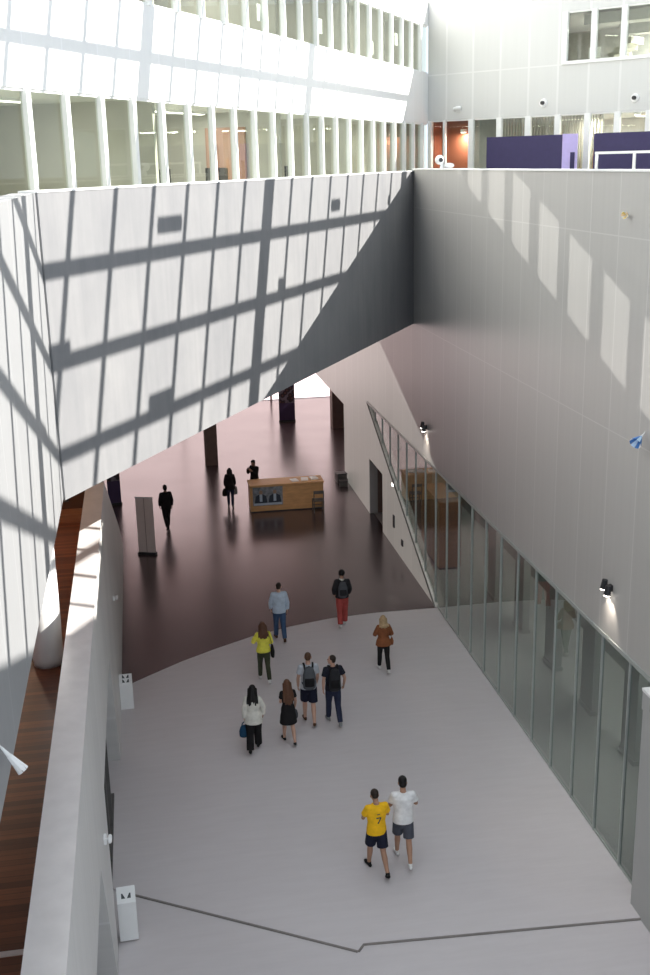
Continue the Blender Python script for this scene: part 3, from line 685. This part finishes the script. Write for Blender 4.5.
for k, (x, y, sx, sy, h, rz, lb) in enumerate(((7.68, 42.9, .2, .2, .36, .1, 'dark crate against the end of the right wall'), (7.68, 42.35, .17, .2, .2, -.15, 'lower dark crate in front of the other crate by the right wall'))):
    t = thing('crate', lb, 'crate', (x, y, 0), rz, 'dark crates by the right wall')
    bm = B(); box(bm, -sx, sx, -sy, sy, 0, h); link('body', bm, M['trim'], t, bevel=.015)
    bm = B(); box(bm, -sx-.015, sx+.015, -sy-.015, sy+.015, h, h+.04); link('lid', bm, M['black'], t, bevel=.008)
for k, (y, z, h, lb) in enumerate(((34.5, .75, .42, 'narrow dark wall panel on the right wall beside the doorway'), (33.3, .5, .2, 'small dark wall box low on the right wall'))):
    bm = B(); box(bm, 7.91, 7.95, y-.09, y+.09, z, z+h); tag(link('wall_box', bm, M['sign'], bevel=.005), lb, 'panel')
t = thing('wall_lamp', 'small bright lamp on the slanted wall edge above the doorway', 'lamp', (7.95, 34.6, 2.2), PI)
bm = B(); box(bm, 0, .03, -.1, .1, -.06, .06); link('housing', bm, M['white'], t)
bm = B(); box(bm, .03, .045, -.08, .08, -.04, .04); link('diffuser', bm, M['lampglow'], t)

# ------------------------------------------------------------------ boards and fittings at the upper right
def board(r0, r1, w, label, side=False):
    t = thing('display_board', label, 'board', BP((r0+r1)/2, w, 11.2), math.atan2(EB.y, EB.x), 'purple display boards on the gallery')
    L = (r1-r0)/2
    bm = B(); box(bm, -L, L, -.03, .03, .1, 2.04); link('panel', bm, M['purple'], t)
    for x in (-L+.1, L-.1):
        bm = B(); box(bm, x-.04, x+.04, -.2, .2, 0, .1); link('foot', bm, M['steel'], t)
    if side:
        bm = B(); hexa(bm, [V((L, -.03, .1)), V((L+.42, .25, .1)), V((L+.42, .29, .1)), V((L, .03, .1))], [V((L, -.03, 2.06)), V((L+.42, .25, 2.06)), V((L+.42, .29, 2.06)), V((L, .03, 2.06))])
        sp_ = link('side_panel', bm, M['lilac'], t)
        bm = B(); hexa(bm, [V((L+.24, .11, .1)), V((L+.36, .19, .1)), V((L+.36, .21, .1)), V((L+.24, .13, .1))], [V((L+.24, .11, 1.45)), V((L+.36, .19, 1.45)), V((L+.36, .21, 1.45)), V((L+.24, .13, 1.45))])
        link('stripe', bm, M['purple'], sp_)
board(3.73, 6.81, -1.5, 'purple display board with a lilac side panel on the gallery', True)
board(8.0, 11.4, -1.5, 'purple display board behind the white railing on the gallery')
t = thing('railing', 'white railing in front of the purple board at the right edge', 'railing', BP(10.3, -2.5, 11.2), math.atan2(EB.y, EB.x))
bm = B(); box(bm, -1.7, 2.2, -.04, .04, 1.36, 1.44); link('top_rail', bm, M['white'], t)
for x in (-1.65, -.32, 1.0, 2.15):
    bm = B(); box(bm, x-.04, x+.04, -.035, .035, 0, 1.36); link('post', bm, M['white'], t)
bm = B(); box(bm, -1.7, 2.2, -.025, .025, .5, .56); link('rail', bm, M['white'], t)
for k, (rr, z, lb) in enumerate(((5.12, 14.38, 'round white wall camera with dark lens on the rear wall nearer the corner'), (8.66, 14.37, 'round white wall camera with dark lens on the rear wall near the right edge'))):
    t = thing('wall_camera', lb, 'camera', BP(rr, 0, z), math.atan2(EB.y, EB.x), 'round cameras on the rear wall')
    bm = B(); tube(bm, [(0, 0, 0), (0, -.05, 0)], [.155, .14], ref=V((1, 0, 0)), seg=24, rounded=False); link('plate', bm, M['white'], t)
    bm = B(); tube(bm, [(0, -.05, 0), (0, -.13, 0)], [.068, .064], ref=V((1, 0, 0)), seg=18, rounded=False); link('lens', bm, M['black'], t)
t = thing('wall_lamp', 'small white lamp on the rear wall near the corner', 'lamp', BP(1.44, 0, 14.35), math.atan2(EB.y, EB.x))
bm = B(); box(bm, -.1, .1, -.06, 0, -.1, .1); link('back_plate', bm, M['white'], t)
bm = B(); tube(bm, [(-.1, -.12, 0), (.12, -.12, .02)], [.07, .07], rounded=True); link('lamp_head', bm, M['white'], t, smooth=True)
t = thing('surveillance_camera', 'small white camera standing on the coping of the right wall', 'camera', (8.1, 29.4, 12.28))
bm = B(); tube(bm, [(0, 0, 0), (0, 0, .16)], [.05, .03], rounded=False); link('stand', bm, M['white'], t)
bm = B(); ball(bm, (-.06, 0, .22), .12); link('housing', bm, M['white'], t, smooth=True)
bm = B(); tube(bm, [(-.05, -.11, .22), (-.05, -.14, .22)], [.06, .05], rounded=False); link('lens', bm, M['black'], t)
bm = B(); ball(bm, (.2, 0, .07), (.14, .09, .07)); link('cable_cover', bm, M['white'], t, smooth=True)

# ------------------------------------------------------------------ people
def cloth(name, col, vary=.12, rough=.85): 
    M[name] = plain(name, col, rough, spec=.25, vary=vary, scale=9)
for nm, c in dict(yellow_cotton=(.90, .50, .015), white_cotton=(.82, .81, .80), navy_cotton=(.012, .014, .03), charcoal_cotton=(.075, .08, .10), cream_wool=(.70, .67, .60),
                  grey_marl=(.50, .52, .56), dark_navy=(.016, .017, .028), denim=(.055, .10, .19), dark_denim=(.025, .03, .06), pale_blue=(.52, .60, .70), brick_red=(.42, .075, .065),
                  lemon=(.85, .78, .10), olive=(.055, .06, .035), rust=(.24, .085, .035), black_wool=(.012, .011, .012), dark_suit=(.016, .013, .014), grey_canvas=(.085, .09, .10),
                  teal_nylon=(.012, .055, .11), shoe_white=(.75, .74, .72), shoe_black=(.012, .012, .012), shoe_brown=(.09, .045, .025), shoe_grey=(.25, .25, .25), dark_skirt=(.10, .10, .12)).items(): cloth(nm, c)
for nm, c in dict(skin_fair=(.56, .33, .24), skin_tan=(.40, .22, .14), skin_dim=(.30, .17, .12)).items(): M[nm] = plain(nm, c, .55, vary=.06)
for nm, c in dict(hair_black=(.010, .008, .008), hair_dark=(.025, .016, .012), hair_brown=(.09, .045, .025), hair_auburn=(.11, .05, .028), hair_blond=(.42, .29, .16)).items(): M[nm] = plain(nm, c, .45, vary=.2, scale=30, spec=.25)
M['eye'] = plain('eye_dark', (.03, .02, .02), .2)
M['lips'] = plain('lips', (.35, .13, .11), .5)

def remesh(bm, voxel, name, mat, parent, smooth=3):
    bmesh.ops.recalc_face_normals(bm, faces=bm.faces)
    me = bpy.data.meshes.new('tmp'); bm.to_mesh(me); bm.free()
    t = bpy.data.objects.new('tmp', me); COL.objects.link(t)
    a = t.modifiers.new('r', 'REMESH'); a.mode = 'VOXEL'; a.voxel_size = voxel
    if smooth:
        c = t.modifiers.new('s', 'SMOOTH'); c.factor = .5; c.iterations = smooth
    dg = bpy.context.evaluated_depsgraph_get(); dg.update()
    new = bpy.data.meshes.new_from_object(t.evaluated_get(dg)); new.name = name
    bpy.data.objects.remove(t); bpy.data.meshes.remove(me)
    new.materials.clear(); new.materials.append(mat)
    for p in new.polygons: p.use_smooth = True
    o = bpy.data.objects.new(name, new); COL.objects.link(o); o.parent = parent
    return o

rad = math.radians
def person(label, loc, rz, h, look, fine=True):
    """walking or standing figure facing +Y in its own frame; returns anchor points in world space"""
    s = h/1.76
    root = thing('person', label, 'person', (loc[0], loc[1], 0), rz, look.get('group')); root.scale = (s, s, s)
    fem = look.get('fem', False)
    sk = M[look.get('skin', 'skin_fair')]
    vox = .0065 if fine else .009
    lw = .172 if not fem else .148
    # legs
    legs = []
    for sx, (a, k) in ((-1, look['L']), (1, look['R'])):
        hip = V((sx*.088, 0, .90)); kn = hip + V((sx*.004, math.sin(rad(a)), -math.cos(rad(a))))*.42
        b = a-k; an = kn + V((0, math.sin(rad(b)), -math.cos(rad(b))))*.41
        pit = max(0, -b)*.75 if b < -8 else 0
        td = V((sx*.12, math.cos(rad(pit)), -math.sin(rad(pit)))).normalized(); dn = td.cross(V((1, 0, 0))).normalized()
        if dn.z > 0: dn = -dn
        heel = an + dn*.055 - td*.055; toe = an + dn*.058 + td*.165
        legs.append((sx, hip, kn, an, heel, toe, dn))
    lowest = min(min(heel.z, toe.z) for *_, heel, toe, dn in legs) - .028
    dz = V((0, 0, -lowest)); up = dz.z
    legs = [(sx, a+dz, b+dz, c+dz, d+dz, e+dz, f) for sx, a, b, c, d, e, f in legs]
    Z = lambda z: z+up
    lean = look.get('lean', 0.0)
    def tp(x, y, z):           # torso points lean forward about the hips
        return V((x, y + (z-.95)*math.sin(rad(lean)), Z(z)))
    # arms
    arms = []
    for sx, (f, ab, el, inw) in ((-1, look['AL']), (1, look['AR'])):
        S = tp(sx*lw, -.01, 1.415)
        ua = V((sx*math.sin(rad(ab)), math.sin(rad(f))*math.cos(rad(ab)), -math.cos(rad(f))*math.cos(rad(ab))))
        E_ = S + ua*.285
        g = f+el
        fa = V((-sx*math.sin(rad(inw)), math.sin(rad(g))*math.cos(rad(inw)), -math.cos(rad(g))*math.cos(rad(inw))))
        W = E_ + fa*.245
        pn = V((-sx, 0, 0)); pn = (pn - fa*pn.dot(fa)).normalized(); sp = fa.cross(pn).normalized()
        if sp.y + .5*sp.z < 0: sp = -sp
        arms.append((sx, S, E_, W, fa, pn, sp))
    # ---- body: one continuous surface
    bm = B()
    X = V((1, 0, 0))
    wz = .85 if fem else 1.
    tube(bm, [tp(0, 0, .84), tp(0, -.005, .93), tp(0, .005, 1.08), tp(0, .005, 1.24), tp(0, -.005, 1.36), tp(0, -.01, 1.43), tp(0, -.01, 1.47)],
         [(.13, .10), (.155, .11), (.132*wz+.005, .095), (.155*wz+.01, .108), (.165*wz+.01, .10), (.13, .075), (.06, .058)], ref=X, seg=18)
    tilt, turn = look.get('tilt', 0), look.get('turn', 0)
    neck = tp(0, -.005, 1.46); HR = Matrix.Rotation(rad(turn), 3, 'Z') @ Matrix.Rotation(rad(-tilt), 3, 'X')
    hc = neck + V((0, .012, .0)) + HR @ V((0, .02, .165))
    tube(bm, [neck - V((0, 0, .03)), hc + HR @ V((0, -.02, -.06))], [.056, .052], seg=12)
    def HP(x, y, z): return hc + HR @ V((x, y, z))
    # head: skull, jaw, nose, ears
    def hb(c, r):
        mt = Matrix.Translation(HP(*c)) @ HR.to_4x4() @ Matrix.Diagonal((*r, 1)); bmesh.ops.create_uvsphere(bm, u_segments=18, v_segments=12, radius=1, matrix=mt)
    hb((0, -.008, .025), (.074, .092, .088)); hb((0, .022, -.045), (.058, .066, .066))
    tube(bm, [HP(0, .086, .01), HP(0, .104, -.022)], [.010, .016], seg=8)
    hb((0, .088, -.062), (.022, .010, .006)); hb((.0, .07, -.095), (.026, .02, .016))
    for sx in (-1, 1): hb((sx*.076, -.005, -.01), (.012, .022, .032))
    for sx, hip, kn, an, heel, toe, dn in legs:
        tube(bm, [hip+V((0, 0, .03)), hip.lerp(kn, .5), kn, kn.lerp(an, .3)+V((0, -.012, 0)), kn.lerp(an, .7), an], [.085, .074, .054, .056, .042, .036], ref=X, seg=14)
        tube(bm, [heel + V((0, .01, .01)), an + dn*.03, toe*1.0 - (toe-heel)*.08], [.026, (.032, .034), (.032, .022)], ref=X, seg=10)
    for sx, S, E_, W, fa, pn, sp in arms:
        tube(bm, [tp(sx*.05, -.01, 1.425), S], [.05, .05], seg=12); tube(bm, [S, S.lerp(E_, .5), E_, E_.lerp(W, .3), W], [.052, .045, .038, .039, .027], seg=12)
        pe = W + fa*.085
        tube(bm, [W - fa*.01, W + fa*.03, pe], [(.024, .017), (.036, .016), (.040, .014)], ref=sp, seg=12)
        grip = look.get('grip', 30)
        for k in range(4):
            ln = (.030, .036, .039, .034)[k]; base = pe - fa*.008 + sp*(k-1.5)*.0205
            c1, c2 = rad(grip*.5), rad(grip*1.5)
            m1 = base + (fa*math.cos(c1) + pn*math.sin(c1))*ln; m2 = m1 + (fa*math.cos(c2) + pn*math.sin(c2))*ln
            tube(bm, [base - fa*.02, m1, m2], [.0095, .009, .0078], seg=8)
        tb = W + fa*.025 + sp*.028
        t1 = tb + (fa*.55 + sp*.65 + pn*.25)*.042; t2 = t1 + (fa*.85 + sp*.25 + pn*.4)*.034
        tube(bm, [tb - sp*.015, t1, t2], [.012, .0105, .009], seg=8)
    remesh(bm, vox, 'body', sk, root, 2)
    for sx in (-1, 1):
        bm = B(); ball(bm, HP(sx*.031, .079, .012), .011, 10); link('eye', bm, M['eye'], root, smooth=True)
    bm = B(); tube(bm, [HP(-.02, .092, -.062), HP(0, .098, -.060), HP(.02, .092, -.062)], [.004, .007, .004], seg=8); link('mouth', bm, M['lips'], root, smooth=True)
    # ---- hair
    bm = B()
    def hh(c, r):
        mt = Matrix.Translation(HP(*c)) @ HR.to_4x4() @ Matrix.Diagonal((*r, 1)); bmesh.ops.create_uvsphere(bm, u_segments=20, v_segments=14, radius=1, matrix=mt)
    st = look.get('hairstyle', 'short')
    if st == 'buzz': hh((0, -.022, .036), (.078, .088, .086)); hh((0, -.05, -.02), (.066, .05, .05))
    elif st == 'short': hh((0, -.02, .042), (.083, .094, .092)); hh((0, -.05, -.025), (.074, .058, .066)); hh((0, .045, .075), (.06, .05, .04))
    elif st == 'curly':
        for k in range(60):
            z = 1-2*(k+.5)/60; a = k*2.39996; q = math.sqrt(1-z*z); x, y = q*math.cos(a), q*math.sin(a)
            if (y > .25 and z < .45) or z < -.55: continue
            hh((x*.078, y*.088-.022, z*.088+.035), (.026, .026, .026))
        hh((0, -.03, .04), (.08, .088, .088))
    else:
        ln = look.get('hairlen', .42)
        hh((0, -.018, .040), (.086, .098, .094))
        for x, yy, l2 in ((0, -.07, 1.), (.045, -.06, .95), (-.045, -.06, .97), (.075, -.02, .8), (-.075, -.02, .82), (.02, -.085, 1.02), (-.022, -.085, .93)):
            a0 = HP(x, yy, .02); a1 = HP(x*1.1, yy-.02, -.10); e = V((hc.x + x*1.7, min(a1.y, tp(0, -.125, 1.35).y) , hc.z - ln*l2))
            mid = a1.lerp(e, .45) + V((0, -.015, 0))
            tube(bm, [a0, a1, mid, e], [(.044, .034), (.042, .032), (.040, .028), (.022, .016)], ref=X, seg=10)
        if st == 'bun': hh((0, -.11, .05), (.05, .05, .05))
    remesh(bm, .009, 'hair', M[look['hair']], root, 2)
    # ---- top
    tv = .011
    if look.get('top'):
        bm = B(); hz = look.get('hem', .88); q = look.get('loose', .022); lo = look.get('flare', 0.)
        zs = [hz, max(hz+.04, .97), 1.10, 1.24, 1.36, 1.425, 1.478]
        rs = [(.172+q+lo, .122+q+lo), (.166+q+lo*.5, .118+q+lo*.5), (.140*wz+q+.006, .102+q), (.160*wz+q+.008, .112+q), (.172*wz+q+.008, .104+q), (.145, .088+q*.4), (.076, .070)]
        tube(bm, [tp(0, 0, z) for z in zs], rs, ref=X, seg=24, rounded=False)
        if look.get('skirt'):
            z1, fl = look['skirt']
            tube(bm, [tp(0, 0, z1), tp(0, 0, .78), tp(0, 0, .95), tp(0, 0, 1.05)], [(.20+fl, .16+fl), (.19+fl*.6, .15+fl*.5), (.165, .125), (.145, .11)], ref=X, seg=24, rounded=False)
        sl = look.get('sleeve', .5)
        for sx, S, E_, W, fa, pn, sp in arms:
            tube(bm, [tp(sx*.06, -.008, 1.418), S], [.055+q*.3, .055+q*.35], seg=14)
            if sl <= 1: pts = [S, S.lerp(E_, sl*.5), S.lerp(E_, sl)]; rr = [.055+q*.4, .051+q*.7, .050+q]
            else: pts = [S, S.lerp(E_, .5), E_, E_.lerp(W, (sl-1)*.5), E_.lerp(W, sl-1)]; rr = [.055+q*.4, .048+q*.7, .044+q*.6, .043+q*.6, .035+q*.6]
            ball(bm, S, .056+q*.4, 12); tube(bm, pts, rr, seg=14, rounded=False)
        top = remesh(bm, tv, look.get('topname', 't_shirt'), M[look['top']], root, 2)
        if look.get('collar'):
            bm = B(); tube(bm, [tp(0, -.01, 1.445), tp(0, -.008, 1.50)], [(.082, .078), (.068, .066)], ref=X, seg=20, rounded=False); link('collar', bm, M[look['collar']], root, smooth=True)
    # ---- trousers or shorts
    if look.get('bottom'):
        bm = B(); q = look.get('legloose', .016); end = look.get('legend', 1.95)
        tube(bm, [tp(0, 0, .82), tp(0, 0, .92), tp(0, 0, 1.02)], [(.14, .108), (.165, .122), (.148, .112)], ref=X, seg=20)
        for sx, hip, kn, an, heel, toe, dn in legs:
            if end <= 1:
                tube(bm, [hip+V((0, 0, .04)), hip.lerp(kn, end*.6), hip.lerp(kn, end)], [.09+q*.5, .082+q, .078+q*1.2], ref=X, seg=16, rounded=False)
            else:
                e = kn.lerp(an, end-1)
                tube(bm, [hip+V((0, 0, .04)), hip.lerp(kn, .5), kn, kn.lerp(e, .4)+V((0, -.008, 0)), e], [.088+q*.6, .076+q, .056+q, .056+q, .042+q*1.3], ref=X, seg=16, rounded=False)
        remesh(bm, tv, look.get('bottomname', 'trousers'), M[look['bottom']], root, 2)
    # ---- shoes
    for sx, hip, kn, an, heel, toe, dn in legs:
        bm = B(); c = (toe-heel)
        tube(bm, [heel + V((0, 0, .012)), heel + c*.35 - dn*.012, heel + c*.72, toe], [(.034, .036), (.040, .042), (.044, .034), (.036, .024)], ref=X, seg=12)
        if look.get('ankle', True): tube(bm, [an - dn*.02, an + dn*.03], [.044, .042], ref=X, seg=12, rounded=False)
        remesh(bm, .009, 'shoe', M[look['shoes']], root, 1)
    mat = Matrix.Translation((loc[0], loc[1], 0)) @ Matrix.Rotation(rz, 4, 'Z') @ Matrix.Scale(s, 4)
    return dict(root=root, mat=mat, tp=tp, arms=arms, s=s, rz=rz, legs=legs)

def world(P, v): return P['mat'] @ v
def backpack(P, mat, trim, label, z=1.22, w=.15, hgt=.22):
    o = world(P, P['tp'](0, -.215, z)); t = thing('backpack', label, 'backpack', o, P['rz'], None); t.scale = (P['s'],)*3
    bm = B(); tube(bm, [(0, 0, -hgt), (0, -.008, -hgt*.5), (0, -.005, hgt*.4), (0, .01, hgt)], [(w*.95, .078), (w, .088), (w*.95, .082), (w*.7, .06)], seg=20); link('main_compartment', bm, mat, t, smooth=True)
    bm = B(); tube(bm, [(0, -.07, -hgt*.75), (0, -.078, -hgt*.3), (0, -.07, hgt*.05)], [(w*.72, .028), (w*.75, .032), (w*.7, .026)], seg=16); link('pocket', bm, trim, t, smooth=True)
    for sx in (-1, 1):
        bm = B(); tube(bm, [(sx*.085, .06, hgt*.75), (sx*.10, .13, hgt+.06), (sx*.105, .22, hgt+.065), (sx*.11, .33, hgt*.6), (sx*.125, .345, -.02), (sx*.15, .25, -hgt*.7), (sx*.13, .06, -hgt*.8)], [(.022, .006)]*7, ref=V((1, 0, 0)), seg=8); link('strap', bm, trim, t, smooth=True)
    bm = B(); tube(bm, [(-.04, -.0, hgt+.04), (0, -.01, hgt+.085), (.04, 0, hgt+.04)], [.007]*3, seg=8); link('handle', bm, trim, t, smooth=True)
def hand_bag(P, side, mat, label, w=.15, hgt=.13, d=.06, drop=.12, trim=None):
    sx, S, E_, W, fa, pn, sp = P['arms'][side]
    o = world(P, W + fa*.10); t = thing('handbag', label, 'bag', o, P['rz']+.4, None); t.scale = (P['s'],)*3
    bm = B(); tube(bm, [(0, 0, -drop-2*hgt), (0, 0, -drop-hgt), (0, 0, -drop)], [(w, d), (w*1.02, d*1.1), (w*.8, d*.55)], seg=18); link('body', bm, mat, t, smooth=True)
    for y in (-.03, .03):
        bm = B(); tube(bm, [(-w*.55, y, -drop), (-w*.4, y*.6, -drop*.3), (0, 0, .0), (w*.4, y*.6, -drop*.3), (w*.55, y, -drop)], [.008]*5, seg=8); link('handle', bm, trim or mat, t, smooth=True)
def phone(P, side, label):
    sx, S, E_, W, fa, pn, sp = P['arms'][side]
    o = world(P, W + fa*.10 + pn*.03); t = thing('mobile_phone', label, 'phone', o, P['rz']); t.scale = (P['s'],)*3
    d = (fa + V((0, 0, .6))).normalized(); bm = B(); tube(bm, [-d*.06, d*.07], [(.034, .005)]*2, ref=sp, seg=8, rounded=False); link('case', bm, M['black'], t)
    bm = B(); n_ = sp.cross(d).normalized(); n_ = n_ if n_.z > 0 else -n_
    tube(bm, [-d*.055 + n_*.0055, d*.065 + n_*.0055], [(.03, .001)]*2, ref=sp, seg=8, rounded=False); link('screen', bm, M['sign'], t)
def shoulder_bag(P, sx, mat, label, drop=.92, w=.13, hgt=.15, cross=False):
    tp = P['tp']; o = world(P, tp(sx*.245, -.02, drop)); t = thing('shoulder_bag', label, 'bag', o, P['rz'], None); t.scale = (P['s'],)*3
    bm = B(); tube(bm, [(0, 0, -hgt), (0, 0, 0), (0, 0, hgt)], [(.05, w), (.06, w*1.05), (.03, w*.8)], seg=18); link('body', bm, mat, t, smooth=True)
    top = V((-sx*(.34 if cross else .09), .0, 1.46-drop))
    for y in (-1, 1):
        bm = B(); tube(bm, [(0, y*w*.6, hgt*.9), (-sx*.035, y*.115, (1.2-drop)), (top.x, y*.10, top.z-.04), (top.x, 0, top.z+.035)], [(.012, .005)]*4, ref=V((0, 1, 0)), seg=8); link('strap', bm, mat, t, smooth=True)

PHON = (25, 8, 75, 22)
P = person('man in a yellow t-shirt, black shorts and black shoes looking down at his hands', (3.62, 17.28), .12, 1.69, dict(
    L=(18, 8), R=(-16, 22), AL=(22, 12, 60, 26), AR=(20, 16, 58, 28), tilt=26, hair='hair_dark', hairstyle='buzz', skin='skin_tan', top='yellow_cotton', sleeve=.62, hem=.86, loose=.026,
    bottom='navy_cotton', bottomname='shorts', legend=.80, legloose=.026, shoes='shoe_black', grip=40))
# dark print on the back of the yellow shirt: 7
sh = [c for c in P['root'].children if c.name.startswith('t_shirt')][0]
bv = bvhtree.BVHTree.FromPolygons([v.co for v in sh.data.vertices], [p.vertices[:] for p in sh.data.polygons])
bm = B()
for (x0, z0, x1, z1, t_) in ((-.045, 1.245, .045, 1.245, .012), (.045, 1.245, -.01, 1.12, .013), (-.03, 1.315, .03, 1.315, .008)):
    for q in range(16):
        f0, f1 = q/16, (q+1)/16
        a = V((x0+(x1-x0)*f0, 0, z0+(z1-z0)*f0)); b = V((x0+(x1-x0)*f1, 0, z0+(z1-z0)*f1)); d = (b-a).normalized(); nn = V((-d.z, 0, d.x))*t_
        up = P['tp'](0, 0, 0).z
        quad = []
        for c in (a-nn, b-nn, b+nn, a+nn):
            h_ = bv.ray_cast(V((c.x, -1, c.z+up)), V((0, 1, 0)))[0]
            quad.append(h_ + V((0, -.003, 0)) if h_ else V((c.x, -.14, c.z+up)))
        hexa(bm, [v + V((0, .006, 0)) for v in quad], quad)
o = link('back_print', bm, M['posterdark'], sh)
phone(P, 0, 'dark phone held by the man in the yellow t-shirt')

P = person('man in a white t-shirt, grey shorts and white shoes beside the one in yellow', (4.16, 17.46), -.1, 1.76, dict(
    L=(18, 6), R=(-14, 18), AL=(20, 12, 60, 24), AR=(22, 16, 58, 20), tilt=20, hair='hair_black', hairstyle='short', skin='skin_tan', top='white_cotton', sleeve=.6, hem=.86, loose=.026,
    bottom='charcoal_cotton', bottomname='shorts', legend=.84, legloose=.020, shoes='shoe_white', grip=40))
phone(P, 1, 'dark phone held by the man in the white t-shirt')
P = person('woman in a cream jacket and wide black trousers with long black hair', (1.89, 22.10), -.15, 1.57, dict(fem=True,
    L=(-10, 14), R=(14, 6), AL=(-8, 14, 14, 0), AR=(10, 22, 8, 4), tilt=8, hair='hair_black', hairstyle='long', hairlen=.36, top='cream_wool', topname='jacket', sleeve=1.95, hem=.76, loose=.034, flare=.03,
    bottom='black_wool', legend=1.98, legloose=.040, shoes='shoe_black'))
hand_bag(P, 0, M['teal_nylon'], 'dark blue bag in the left hand of the woman in the cream jacket', w=.15, hgt=.11, d=.08, drop=.14)
P = person('woman in a short black dress with long auburn hair and bare legs', (2.69, 22.31), .1, 1.53, dict(fem=True,
    L=(12, 4), R=(-12, 18), AL=(12, 6, 60, 20), AR=(4, 12, 22, 0), tilt=8, hair='hair_auburn', hairstyle='long', hairlen=.50, top='black_wool', topname='dress', sleeve=.55, hem=.86, loose=.016, skirt=(.56, .03),
    shoes='shoe_black', ankle=False))
hand_bag(P, 1, M['grey_canvas'], 'small grey bag in the right hand of the woman in the black dress', w=.10, hgt=.09, d=.05, drop=.06)
P = person('man in a grey t-shirt and black shorts wearing a grey backpack', (3.28, 23.09), -.05, 1.77, dict(
    L=(12, 4), R=(-10, 14), AL=(2, 13, 16, 0), AR=(6, 8, 24, 4), tilt=6, turn=-10, hair='hair_brown', hairstyle='buzz', top='grey_marl', sleeve=.6, hem=.88, loose=.022,
    bottom='navy_cotton', bottomname='shorts', legend=.86, legloose=.024, shoes='shoe_brown', ankle=False))
backpack(P, M['grey_canvas'], M['black_wool'], 'grey backpack on the back of the man in the grey t-shirt')
P = person('man in a navy t-shirt and dark jeans looking to the left with a black backpack', (3.83, 22.97), .05, 1.73, dict(
    L=(14, 4), R=(-13, 20), AL=(-4, 12, 14, 0), AR=(-4, 22, 30, 0), turn=58, hair='hair_dark', hairstyle='buzz', top='dark_navy', sleeve=.6, hem=.88, loose=.022,
    bottom='dark_denim', bottomname='jeans', legloose=.014, shoes='shoe_grey'))
backpack(P, M['blackcloth'], M['black_wool'], 'black backpack on the back of the man in the navy t-shirt', w=.14)
P = person('man in a pale blue shirt and blue jeans walking on to the dark floor', (3.22, 27.9), .02, 1.68, dict(
    L=(14, 4), R=(-12, 20), AL=(8, 14, 20, 4), AR=(-2, 14, 16, 0), tilt=2, turn=-20, hair='hair_dark', hairstyle='buzz', top='pale_blue', topname='shirt', sleeve=1.9, hem=.86, loose=.024,
    bottom='denim', bottomname='jeans', legloose=.016, shoes='shoe_brown'))
P = person('person in a black jacket and red trousers wearing a dark backpack', (5.06, 28.47), -.05, 1.65, dict(
    L=(-9, 12), R=(10, 4), AL=(6, 16, 30, 8), AR=(6, 16, 30, 8), tilt=4, hair='hair_black', hairstyle='curly', skin='skin_tan', top='blackcloth', topname='jacket', sleeve=1.9, hem=.90, loose=.03, collar='cream_wool',
    bottom='brick_red', legloose=.026, shoes='shoe_white'))
backpack(P, M['grey_canvas'], M['blackcloth'], 'dark grey backpack on the back of the person in red trousers', w=.14, hgt=.19)
P = person('woman in a lemon yellow top and olive leggings with brown hair', (2.51, 25.50), .05, 1.60, dict(fem=True,
    L=(15, 5), R=(-13, 24), AL=(20, 24, 90, 20), AR=(6, 16, 60, 14), tilt=6, hair='hair_auburn', hairstyle='long', hairlen=.30, top='lemon', topname='pullover', sleeve=1.6, hem=.90, loose=.032,
    bottom='olive', bottomname='leggings', legloose=.010, shoes='shoe_white'))
shoulder_bag(P, 1, M['black_wool'], 'black bag on the right shoulder of the woman in the yellow top', drop=.90)
P = person('blond woman in a rust brown jacket and black leggings', (5.56, 25.42), .0, 1.52, dict(fem=True,
    L=(16, 6), R=(-12, 20), AL=(14, 20, 70, 26), AR=(8, 22, 60, 18), tilt=6, hair='hair_blond', hairstyle='long', hairlen=.20, top='rust', topname='jacket', sleeve=1.7, hem=.84, loose=.034, flare=.03,
    bottom='black_wool', bottomname='leggings', legloose=.012, shoes='shoe_white'))
shoulder_bag(P, 1, M['rust'], 'small brown bag at the right hip of the blond woman', drop=.95, w=.07, hgt=.08)
P = person('man in a dark suit walking past the beige banner', (.51, 38.41), .25, 1.66, dict(
    L=(-16, 26), R=(14, 4), AL=(4, 12, 20, 4), AR=(-6, 12, 18, 0), hair='hair_black', hairstyle='short', skin='skin_dim', top='dark_suit', topname='jacket', sleeve=1.85, hem=.82, loose=.026,
    bottom='black_wool', legloose=.018, shoes='shoe_black'), False)
P = person('woman in dark clothes carrying bags in both hands near the counter', (2.98, 40.53), -.1, 1.52, dict(fem=True,
    L=(6, 3), R=(-7, 10), AL=(4, 14, 12, 0), AR=(6, 12, 30, 0), hair='hair_black', hairstyle='long', hairlen=.34, skin='skin_dim', top='dark_suit', topname='jacket', sleeve=1.85, hem=.80, loose=.034, flare=.02,
    bottom='dark_denim', legloose=.012, shoes='shoe_black'), False)
hand_bag(P, 0, M['black_wool'], 'black handbag in the left hand of the woman by the counter', w=.15, hgt=.12, d=.07, drop=.06)
hand_bag(P, 1, M['shoe_grey'], 'grey shopping bag in the right hand of the woman by the counter', w=.11, hgt=.15, d=.05, drop=.04)
P = person('person in a black coat with a hand at the face behind the counter', (3.98, 41.15), 2.3, 1.64, dict(
    L=(4, 2), R=(-4, 4), AL=(28, 12, 112, 30), AR=(34, 10, 118, 24), tilt=10, hair='hair_black', hairstyle='short', skin='skin_dim', top='black_wool', topname='coat', sleeve=1.9, hem=.78, loose=.034,
    bottom='black_wool', legloose=.018, shoes='shoe_black'), False)
